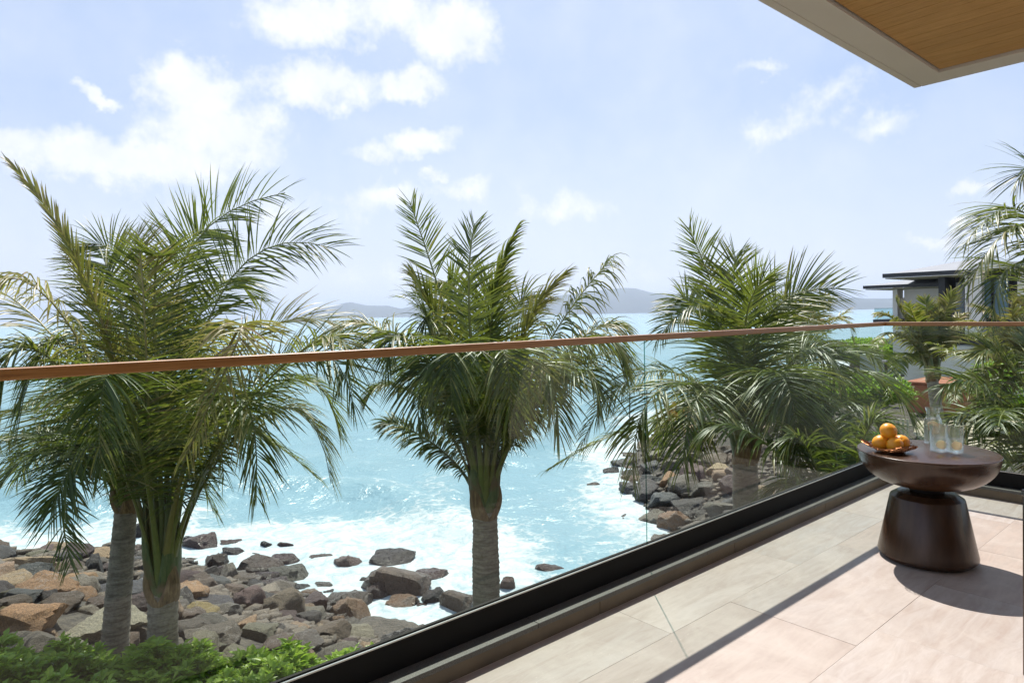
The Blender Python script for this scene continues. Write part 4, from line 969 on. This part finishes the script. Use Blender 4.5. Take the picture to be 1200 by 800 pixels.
# centre palm
palm('centre palm standing alone against the open water', (568, 592), 9.0, None, .20, .165, [
    (532, 405, 480, 236, d_(dm=.3, dt=.4, roll=50, droop=.12, tint=.12, L=.6)), (553, 420, 556, 262, d_(dm=-.3, dt=-.4, droop=.08, tint=.12, L=.62)),
    (573, 415, 606, 268, d_(dm=.2, dt=.3, roll=-60, droop=.5, tint=.25, fold=True, L=.5)), (530, 430, 482, 322, d_(dm=-.2, dt=-.3, roll=55, droop=.5, tint=.4, fold=True, L=.5)),
    (495, 430, 400, 385, d_(dm=.3, dt=.4, roll=10, droop=.75, tint=.5)), (500, 475, 429, 472, d_(dm=-.2, dt=-.4, droop=.8, tint=.45, L=.5)),
    (508, 520, 452, 496, d_(dm=.2, dt=.3, roll=20, droop=.55, tint=.15, L=.45)), (600, 430, 662, 322, d_(dm=.3, dt=.5, roll=-30, droop=.5, tint=.55, fold=True, L=.55)),
    (632, 420, 712, 308, d_(dm=.1, dt=.2, roll=-15, droop=1.3, tint=.38)), (642, 435, 728, 382, d_(dm=.4, dt=.5, roll=-10, droop=1.0, tint=.45)),
    (650, 430, 728, 430, d_(dm=-.3, dt=-.5, droop=1.1, tint=.35)), (640, 460, 700, 475, d_(dm=-.6, dt=-1.0, droop=.9, tint=.25)),
    (505, 430, 455, 430, d_(dm=-.7, dt=-1.2, droop=.9, tint=.12)),
    (548, 400, 520, 330, d_(dm=1.0, dt=1.4, roll=30, droop=.4, tint=.2)), (590, 410, 620, 350, d_(dm=1.0, dt=1.5, droop=.5, tint=.3)),
    (525, 430, 500, 380, d_(dm=-.5, dt=-.8, roll=30, droop=.6, tint=.15)),
    (565, 430, 575, 330, d_(dm=.4, dt=.6, droop=.2, tint=.2)), (660, 440, 735, 440, d_(dm=.6, dt=.9, droop=1.0, tint=.35)),
    (610, 445, 655, 510, d_(dm=-.8, dt=-1.3, droop=.8, tint=.4)), (525, 445, 490, 505, d_(dm=-.7, dt=-1.2, droop=.7, tint=.15)), (540, 440, 520, 505, d_(dm=.9, dt=1.5, droop=.8, tint=.2)),
    (600, 440, 625, 500, d_(dm=.9, dt=1.5, droop=.8, tint=.3)), (580, 430, 600, 500, d_(dm=-1.2, dt=-1.9, droop=.7, tint=.3)), (545, 430, 530, 480, d_(dm=-1.2, dt=-1.9, droop=.7, tint=.12)),
], nfill=1, Lf=.82, sh_h=.95, droop=.8, fillL=(1.6, 2.3), up=1.2)
# fourth palm, in front of the headland
palm('palm right of the glass joint, its crown overlapping the headland rocks', (873, 530), 9.6, (874, 680, 9.4), .185, .165, [
    (850, 395, 806, 266, d_(dm=.3, dt=.4, roll=45, droop=.12, tint=.15, L=.68)), (888, 400, 984, 338, d_(dm=-.2, dt=-.6, roll=-62, droop=.18, tint=.18, L=.85)),
    (846, 385, 768, 402, d_(dm=-.3, dt=-.6, roll=25, droop=.3, tint=.2, L=.6)), (862, 400, 862, 300, d_(dm=.2, dt=.3, droop=.15, tint=.15)),
    (795, 438, 682, 520, d_(dm=-.2, dt=-.4, roll=10, droop=.6, tint=.28, L=.6)), (805, 450, 742, 555, d_(dm=-.8, dt=-1.3, droop=.7, tint=.3)), (840, 455, 800, 545, d_(dm=-1.0, dt=-1.7, droop=.7, tint=.2)), (905, 450, 960, 545, d_(dm=.6, dt=1.1, droop=.7, tint=.15)),
    (830, 470, 770, 520, d_(dm=.8, dt=1.4, droop=.7, tint=.25)), (900, 440, 935, 530, d_(dm=-1.2, dt=-2.0, droop=.6, tint=.1)), (800, 490, 640, 552, d_(dm=.2, dt=.3, droop=.7, tint=.3, L=.5)),
    (936, 415, 1000, 520, d_(dm=-.4, dt=-.9, roll=-20, droop=.6, tint=.12, L=.8)),
    (965, 440, 1072, 500, d_(dm=-.1, dt=-.3, droop=.8, tint=.12, L=.8)), (950, 425, 1030, 425, d_(dm=.5, dt=.8, droop=.6, tint=.15)),
    (930, 470, 1010, 570, d_(dm=-.8, dt=-1.5, droop=.6, tint=.08, L=.8)), (960, 470, 1050, 545, d_(dm=-.6, dt=-1.2, droop=.7, tint=.08, L=.8)),
    (900, 450, 940, 560, d_(dm=-1.1, dt=-2.0, droop=.6, tint=.1)), 
    (905, 395, 920, 350, d_(dm=1.0, dt=1.8, droop=.4, tint=.15)), (835, 400, 800, 350, d_(dm=1.0, dt=1.7, roll=20, droop=.4, tint=.15)),
    (872, 410, 895, 330, d_(dm=-.4, dt=-.8, roll=-15, droop=.2, tint=.12)), 
], nfill=1, Lf=.86, sh_h=1.0, droop=.7, up=1.2)
# palm whose crown is low behind the balcony edge
palm('low palm whose bright ribbed frond arches up from behind the balcony channel', (985, 640), 7.2, None, .17, .14, [
    (898, 520, 822, 520, d_(dm=.2, dt=.4, roll=8, droop=.8, tint=.15, L=.6)), (980, 540, 940, 470, d_(dm=.4, dt=.9, droop=.6, tint=.12)),
    (1020, 560, 1065, 520, d_(dm=.3, dt=.6, droop=.7, tint=.15)), (950, 570, 880, 600, d_(dm=.5, dt=.9, droop=.8, tint=.1)),
], nfill=3, Lf=.6, fillL=(1.2, 1.7), sh_h=.5, up=.4)
# small palm between the fourth palm and the sea house
palm('small yellowish palm head poking up between the fourth palm and the sea', (930, 432), 22, None, .16, .13, [
    (920, 392, 893, 358, d_(droop=.5, tint=.6)), (928, 385, 915, 343, d_(roll=30, droop=.2, tint=.55)), (938, 385, 940, 342, d_(dt=-.6, droop=.2, tint=.6)), (945, 388, 968, 346, d_(roll=-40, droop=.3, tint=.5)),
    (955, 395, 992, 365, d_(droop=.6, tint=.5)), (915, 400, 885, 400, d_(droop=.8, tint=.6)), (955, 405, 990, 405, d_(dt=-1, droop=.8, tint=.5))],
    nfill=6, n=46, M_=3, Lf=.75, fillL=(2.0, 2.8), tint=.5, sheaths=3, group='smaller palms in the villa garden', w0=.055)
# palm in front of the villa
palm('yellow green palm in front of the white villa, trunk behind the carafe', (1092, 440), 16, (1116, 520, 15.5), .15, .12, [
    (1062, 388, 1030, 368, d_(droop=.7, tint=.6)), (1070, 390, 1050, 352, d_(roll=30, droop=.2, tint=.5)), (1088, 392, 1083, 350, d_(roll=10, droop=.1, tint=.35)), (1080, 395, 1064, 356, d_(dt=-.5, droop=.2, tint=.4)),
    (1102, 390, 1117, 342, d_(roll=-45, droop=.3, tint=.5)), (1060, 395, 1022, 415, d_(dt=-1, droop=.8, tint=.55)), (1120, 400, 1160, 400, d_(dt=-1, droop=.7, tint=.5)), (1070, 415, 1040, 470, d_(dt=-1.6, droop=.7, tint=.3)),
    (1098, 395, 1101, 358, d_(droop=.2, tint=.6)), (1110, 395, 1128, 370, d_(droop=.5, tint=.6))],
    nfill=1, n=64, M_=4, Lf=.40, fillL=(1.0, 1.4), tint=.42, sheaths=5, group='smaller palms in the villa garden', w0=.05, up=.8)
palm('straw tinged palm at the right edge below the villa windows', (1212, 440), 13, None, .15, .12, [
    (1175, 392, 1126, 380, d_(droop=.7, tint=.65)), (1185, 390, 1146, 362, d_(roll=20, droop=.5, tint=.65)), (1165, 420, 1092, 402, d_(dt=-.5, droop=.6, tint=.5)), (1160, 432, 1118, 470, d_(dt=-.6, droop=.8, tint=.45)),
    (1194, 400, 1186, 355, d_(roll=20, droop=.3, tint=.6)), (1180, 410, 1140, 420, d_(dt=-1, droop=.8, tint=.5)), (1204, 390, 1214, 345, d_(droop=.3, tint=.5)), (1175, 450, 1150, 500, d_(dt=-1.4, droop=.7, tint=.3))],
    nfill=1, n=64, M_=4, Lf=.50, fillL=(1.2, 1.6), tint=.5, sheaths=4, group='smaller palms in the villa garden', w0=.048)
palm('tall palm outside the right edge whose fronds reach in above the villa roof', (1290, 500), 8.6, None, .19, .15, [
    (1235, 290, 1128, 290, d_(droop=.55, tint=.2, L=.8, dt=-.2)), (1240, 300, 1135, 335, d_(dm=-.4, dt=-.6, droop=.6, tint=.25, L=.7)), (1250, 270, 1190, 215, d_(roll=20, droop=.3, tint=.1)),
    (1266, 290, 1236, 180, d_(roll=20, droop=.2, tint=.15)), (1300, 280, 1330, 170, d_(droop=.2)), (1340, 300, 1430, 290, d_(droop=.6))],
    nfill=2, up=1.2)
palm('low green palm filling the lower right corner of the glass', (1262, 600), 8.2, None, .17, .14, [
    (1190, 480, 1105, 455, d_(droop=.5, tint=.25, roll=15)), (1190, 505, 1115, 530, d_(droop=.7, tint=.2)), (1205, 460, 1150, 415, d_(droop=.4, tint=.35, roll=25)), (1200, 520, 1140, 565, d_(dt=-.8, droop=.6, tint=.15)),
    (1225, 460, 1205, 390, d_(droop=.3, tint=.3)), (1215, 500, 1170, 500, d_(dt=-1.2, droop=.6, tint=.12)), (1205, 540, 1165, 600, d_(dm=.4, dt=.6, droop=.6, tint=.15))],
    nfill=3, Lf=.66, up=.8)

# ------------------------------------------------------------------ planting
def leaf_cloud(name, mat, label, cat, pts, leafs=9, ll=.10, lw=.034, tint_rng=(.1, 1), up=.55, kind='stuff'):
    """rosettes of pointed leaves at pts; one mesh"""
    P = np.repeat(np.array(pts, float), leafs, axis=0); n = len(P); a = RNG.uniform(0, 6.283, n); e = RNG.uniform(.05, 1.3, n)*up+.1
    d = np.stack([np.cos(a)*np.cos(e), np.sin(a)*np.cos(e), np.sin(e)], -1); L = ll*RNG.uniform(.6, 1.25, n)
    W = np.cross(d, [0, 0, 1.]); W /= np.linalg.norm(W, axis=1)[:, None]; W = W+RNG.normal(0, .25, (n, 3)); Nn = np.cross(W, d)
    w_ = (lw*RNG.uniform(.7, 1.2, n)/2)[:, None]; L = L[:, None]
    v = np.stack([P, P+d*L*.55+W*w_+Nn*w_*.5, P+d*L*.55-Nn*w_*.2, P+d*L*.55-W*w_+Nn*w_*.5, P+d*L-np.array([0, 0, .15])*L], 1)
    ti = np.repeat(RNG.uniform(*tint_rng, n), 5)
    i = np.arange(n)[:, None]*5; tri = np.concatenate([i+np.array([[0, 1, 2]]), i+np.array([[0, 2, 3]]), i+np.array([[1, 4, 2]]), i+np.array([[2, 4, 3]])], 0).astype(np.int32)
    me = bpy.data.meshes.new(name); me.vertices.add(n*5); me.vertices.foreach_set('co', v.ravel()); me.loops.add(tri.size); me.loops.foreach_set('vertex_index', tri.ravel())
    me.polygons.add(len(tri)); me.polygons.foreach_set('loop_start', np.arange(0, tri.size, 3, dtype=np.int32)); me.update(calc_edges=True); me.materials.append(mat)
    t_ = me.attributes.new('tint', 'FLOAT', 'POINT'); t_.data.foreach_set('value', ti.astype(np.float32))
    o = bpy.data.objects.new(name, me); COL.objects.link(o); tag(o, label, cat, None, kind); return o
pts = []
q0 = onz(-260, 756, -2.55); q1 = onz(0, 756, -2.55); q2 = onz(210, 746, -2.5); q3 = onz(410, 738, -2.5); q4 = onz(640, 770, -2.5)
edge = [q0, q1, q2, q3, q4]; ex_ = [q.x for q in edge]; ey_ = [q.y for q in edge]; od_ = np.argsort(ex_)
while len(pts) < 13000:
    x = random.uniform(min(ex_), max(ex_)); ymax = float(np.interp(x, np.array(ex_)[od_], np.array(ey_)[od_])); ymin = max(ymax-4.5, .6)
    y = ymax-(ymax-ymin)*random.random()**1.5
    h = .95*(.80+.35*mnoise.noise(Vector((x*1.1, y*1.1, 3)))+.40*mnoise.noise(Vector((x*3, y*3, 7))))*min(1, (ymax-y)/.35+.4)
    pts.append((x, y, max(gz(x, y), -3.6)+max(h, .06)*random.uniform(.55, 1)+.08))
leaf_cloud('shore_shrubs', M['shrub_leaf'], 'bright green broad leaved ground shrubs at the foot of the left palms', 'shrubs', pts, 9, .17, .062, (.45, 1))
def clump(cx, cy, D, rx, rz, n, mat='shrub_leaf', ll=.2, tr=(0, .5), label='', cat='shrub', name='garden_shrub', kind=None, rd=None, ground=True):
    c = at(cx, cy, D); P = []
    for _ in range(n):
        u = Vector((random.gauss(0, 1), random.gauss(0, 1), random.gauss(0, 1))).normalized()*random.uniform(.55, 1)**.6
        nn_ = 1+.3*mnoise.noise(u*2.2+c); P.append(tuple(c+(k_*u.x*rx+kf*u.y*(rd or rx)+Vector((0, 0, 1))*u.z*rz)*nn_))
    o = leaf_cloud(name, M[mat], label, cat, P, 7, ll, ll*.36, tr, .8, kind)
    return o
clump(806, 484, 43, 1.1, .75, 420, 'orange_leaf', .28, label='orange leaved bush above the headland rocks left of the fourth palm', rd=1.6)
clump(1012, 458, 24, 1.5, .6, 1200, ll=.2, tr=(.0, .6), label='bright green bush below the pale garden wall')
clump(1015, 412, 48, 2.6, .9, 1200, ll=.3, tr=(0, .5), label='tree line under the dark pavilion roof')
clump(915, 466, 34, 2.4, .7, 900, ll=.26, tr=(0, .4), label='green bushes on the headland behind the fourth palm crown')
clump(990, 525, 20, 1.3, .6, 700, ll=.2, tr=(0, .4), label='dark bush behind the low palm at the foot of the headland')
clump(1205, 452, 24, 2.0, 1.0, 1200, ll=.2, tr=(0, .6), label='green bush at the right edge behind the path')
clump(1050, 550, 14, 1.2, .45, 800, ll=.15, tr=(0, .4), label='dark low hedge behind the fruit bowl')

# ------------------------------------------------------------------ villa and garden
def onx(x, y, X):
    d = ray(x, y); return CAM+d*((X-CAM.x)/d.x)
def vb(mb, x0, y0, x1, y1, d0, d1, sink=0):
    """world-aligned box: its facade (facing -X) spans pixels x0..x1, y0..y1 at reference depth d0, body runs back to d1"""
    X0 = CAM.x+ray(1100, 360).x*d0; X1 = CAM.x+ray(1100, 360).x*d1; a = onx(x0, y0, X0); b = onx(x1, y0, X0); c = onx(x0, y1, X0)
    return mb.box(X0, X1, b.y, a.y, c.z-sink, a.z)
vorg = at(1100, 480, 36); vorg.z = -3.2
def vpart(mb, name, mat, parent=None, **k):
    mb.v = [tuple(Vector(v)-vorg) for v in mb.v]; return mb.build(name, mat, parent or villa, **k)
villa = empty('villa', vorg); tag(villa, 'white flat roofed villa with grey roofs behind the garden palms', 'house')
def vpart(mb, name, mat, parent=None, **k):
    mb.v = [tuple(Vector(v)-vorg) for v in mb.v]; return mb.build(name, mat, parent or villa, **k)
vpart(vb(MB(), 1059.5, 336, 1100, 372, 38.5, 42, 4.5), 'wall', M['white_render'])
vpart(vb(MB(), 1046, 336.5, 1051.5, 376, 38.2, 39, 0), 'post', M['white_render'])
vpart(vb(MB(), 1046.1, 349.3, 1059.4, 374, 38.6, 39.2, 2), 'parapet', M['white_render'])
def slab_roof(xl, yl, xr, d0, run, rise, hip, th, name):
    """mono-pitch roof: level eave facing -X, sheet climbing away from it, hipped left end"""
    X0 = CAM.x+ray(1100, 360).x*d0; a = onx(xl, yl, X0); b = onx(xr, yl, X0); b.z = a.z; c = b+Vector((run, 0, rise)); d = a+Vector((run, -hip, rise)); dz = Vector((0, 0, th)); e2 = a+Vector((run, 0, 0))
    mb = MB(); q = [b-dz, a-dz, d-dz, c-dz]
    mb.hexa([tuple(v) for v in (b-dz, a-dz, d-dz, c-dz)]+[tuple(v) for v in (b, a, d, c)]); vpart(mb, name, M['grey_roof'])
    vpart(MB().box(a.x-.06, a.x-.003, b.y, a.y+.06, a.z-th-.03, a.z+.03), 'fascia', M['charcoal'])
    vpart(MB().box(a.x+.02, a.x+run, b.y, a.y-.05, a.z-th-.09, a.z-th-.04), 'soffit', M['olive_soffit'])
slab_roof(1013, 335.5, 1120, 36.6, 4.5, .75, 3.2, .12, 'roof')
slab_roof(1036, 321.5, 1138, 34.2, 4.5, .95, 4.0, .16, 'roof')
vpart(vb(MB(), 1099.6, 323, 1107.3, 372, 35.2, 40, 3.5), 'column', M['charcoal'])
vpart(vb(MB(), 1107.6, 324, 1134, 372, 36.5, 40, 3.5), 'recess_wall', M['charcoal'])
wn = vpart(vb(MB(), 1119.5, 330, 1129.8, 372, 36.3, 36.4, 1), 'window', M['charcoal'])
vpart(vb(MB(), 1120.2, 331, 1129.2, 385, 36.15, 36.25, 0), 'curtain', M['curtain'], None)
vpart(vb(MB(), 1130.6, 316, 1133.2, 396, 34.4, 34.8, 0), 'pilaster', M['white_render'])
vpart(vb(MB(), 1133.3, 316.5, 1134.9, 396, 34.5, 34.7, 0), 'downpipe', M['charcoal'])
vpart(vb(MB(), 1135, 312.5, 1150.2, 396, 34.5, 40, 0), 'wall', M['white_render'])
vpart(vb(MB(), 1150.3, 318, 1192, 396, 35.2, 40, 0), 'window_recess', M['charcoal'])
for (a, b) in ((1151.5, 1161), (1164.5, 1182)):
    vpart(vb(MB(), a, 328, b, 372, 34.95, 35.05, 0), 'curtain', M['curtain'])
    f_ = vb(MB(), a-.9, 326.8, b+.9, 328, 34.85, 35.1); vb(f_, a-.9, 328.1, a, 372, 34.85, 35.1); vb(f_, b, 328.1, b+.9, 372, 34.85, 35.1); vpart(f_, 'window_frame', M['charcoal'])
    vpart(vb(MB(), a+.1, 328.2, b-.1, 372, 34.90, 34.92, 0), 'pane', M['far_glass'])
vpart(vb(MB(), 1192.2, 312, 1290, 396, 34.6, 40, 0), 'wall', M['white_render'])
vpart(vb(MB(), 1135, 397, 1290, 404, 34.3, 40, 0), 'floor_band', M['charcoal'])
vpart(vb(MB(), 1085, 404.5, 1290, 478, 35.0, 40, 2), 'lower_wall', M['white_render'])
mb = MB()
vb(mb, 1150.5, 308.5, 1300, 316.5, 33.9, 40); vpart(mb, 'roof_parapet', M['white_render'])
vpart(vb(MB(), 1023, 374.3, 1047, 378.3, 35.5, 40), 'balcony_floor', M['charcoal'])
vpart(vb(MB(), 1024.5, 361, 1046, 374.2, 35.6, 35.63), 'balcony_glass', M['far_glass'])
vpart(vb(MB(), 1130, 362, 1119, 374, 35.0, 35.03) if False else vb(MB(), 1108, 360, 1130, 374, 35.6, 35.63), 'balcony_glass', M['far_glass'])
# terrain platform buildings
pv = empty('garden_pavilion', tuple(at(1020, 430, 50).xy)+(-3.2,)); tag(pv, 'low brown pavilion with a dark flat roof left of the villa', 'pavilion')
def gp(mb, name, mat, e, **k):
    L = e.location; mb.v = [tuple(Vector(v)-L) for v in mb.v]; return mb.build(name, mat, e, **k)
gp(vb(MB(), 992, 401, 1041, 404.5, 47, 54), 'roof', M['charcoal'], pv); gp(vb(MB(), 996, 404.6, 1040, 411, 48, 53, 2.5), 'wall', M['brown_wall'], pv)
ch_ = vb(MB(), 1040.2, 396, 1051, 418, 44, 45.5, 2); ch_ = ch_.build('service_tower', M['green_wall'], bevel=.03); tag(ch_, 'grey green square tower between the pavilion and the villa', 'tower')
gw = vb(MB(), 1007.5, 415, 1032, 438, 30, 30.4, 1.5).build('garden_wall', M['green_wall'], bevel=.02); tag(gw, 'pale green grey garden wall seen left of the glass corner joint', 'wall')
tc_ = empty('terracotta_planter', tuple(at(1100, 478, 27).xy)+(-3.2,)); tag(tc_, 'large terracotta planter wall behind the villa palm trunk', 'planter')
gp(vb(MB(), 1062, 449, 1134, 474, 27, 29.5, .3), 'planter_body', M['terracotta'], tc_, bevel=.05)
gp(vb(MB(), 1060, 446.5, 1136, 448.8, 26.9, 29.6), 'rim', M['terracotta'], tc_, bevel=.02)
for k in range(7):
    x0 = 1031+k*5.2
    if k == 0:
        fe = empty('picket_fence', tuple(at(1050, 500, 20).xy)+(-3.2,)); tag(fe, 'pale timber picket fence behind the fruit bowl', 'fence')
    gp(vb(MB(), x0, 490+k*.2, x0+2.4, 507, 20, 20.05, .2), 'picket', M['pale_timber'], fe)
gp(vb(MB(), 1029, 494, 1070, 496, 20.06, 20.1), 'fence_rail', M['pale_timber'], fe)
def sheet(name, pxs, z, mat, label):
    vs = [onz(x, y, z) for x, y in pxs]; o = mesh_obj(name, vs, [tuple(range(len(vs)))], mat); tag(o, label, None, None, 'structure')
sheet('lawn', [(1070, 478), (1230, 470), (1300, 480), (1230, 492), (1090, 492)], -3.0, M['lawn'], 'sunlit lawn behind the carafe')
sheet('path', [(1075, 493), (1230, 492.5), (1300, 493), (1300, 530), (1100, 530), (1070, 508)], -2.98, M['sand_path'], 'pale sandy path behind the tumblers')
hp = at(747, 500, 40); hp.z = gz(hp.x, hp.y)
hr = MB().tube([at(738, 500, 40), at(738, 461, 40), at(739, 458, 40), at(757, 456, 40), at(758, 458, 40), at(758, 500, 40)], .035, 8).build('hoop_rail', M['charcoal'])
tag(hr, 'thin hooped metal handrail at the headland beside the glass joint', 'handrail')
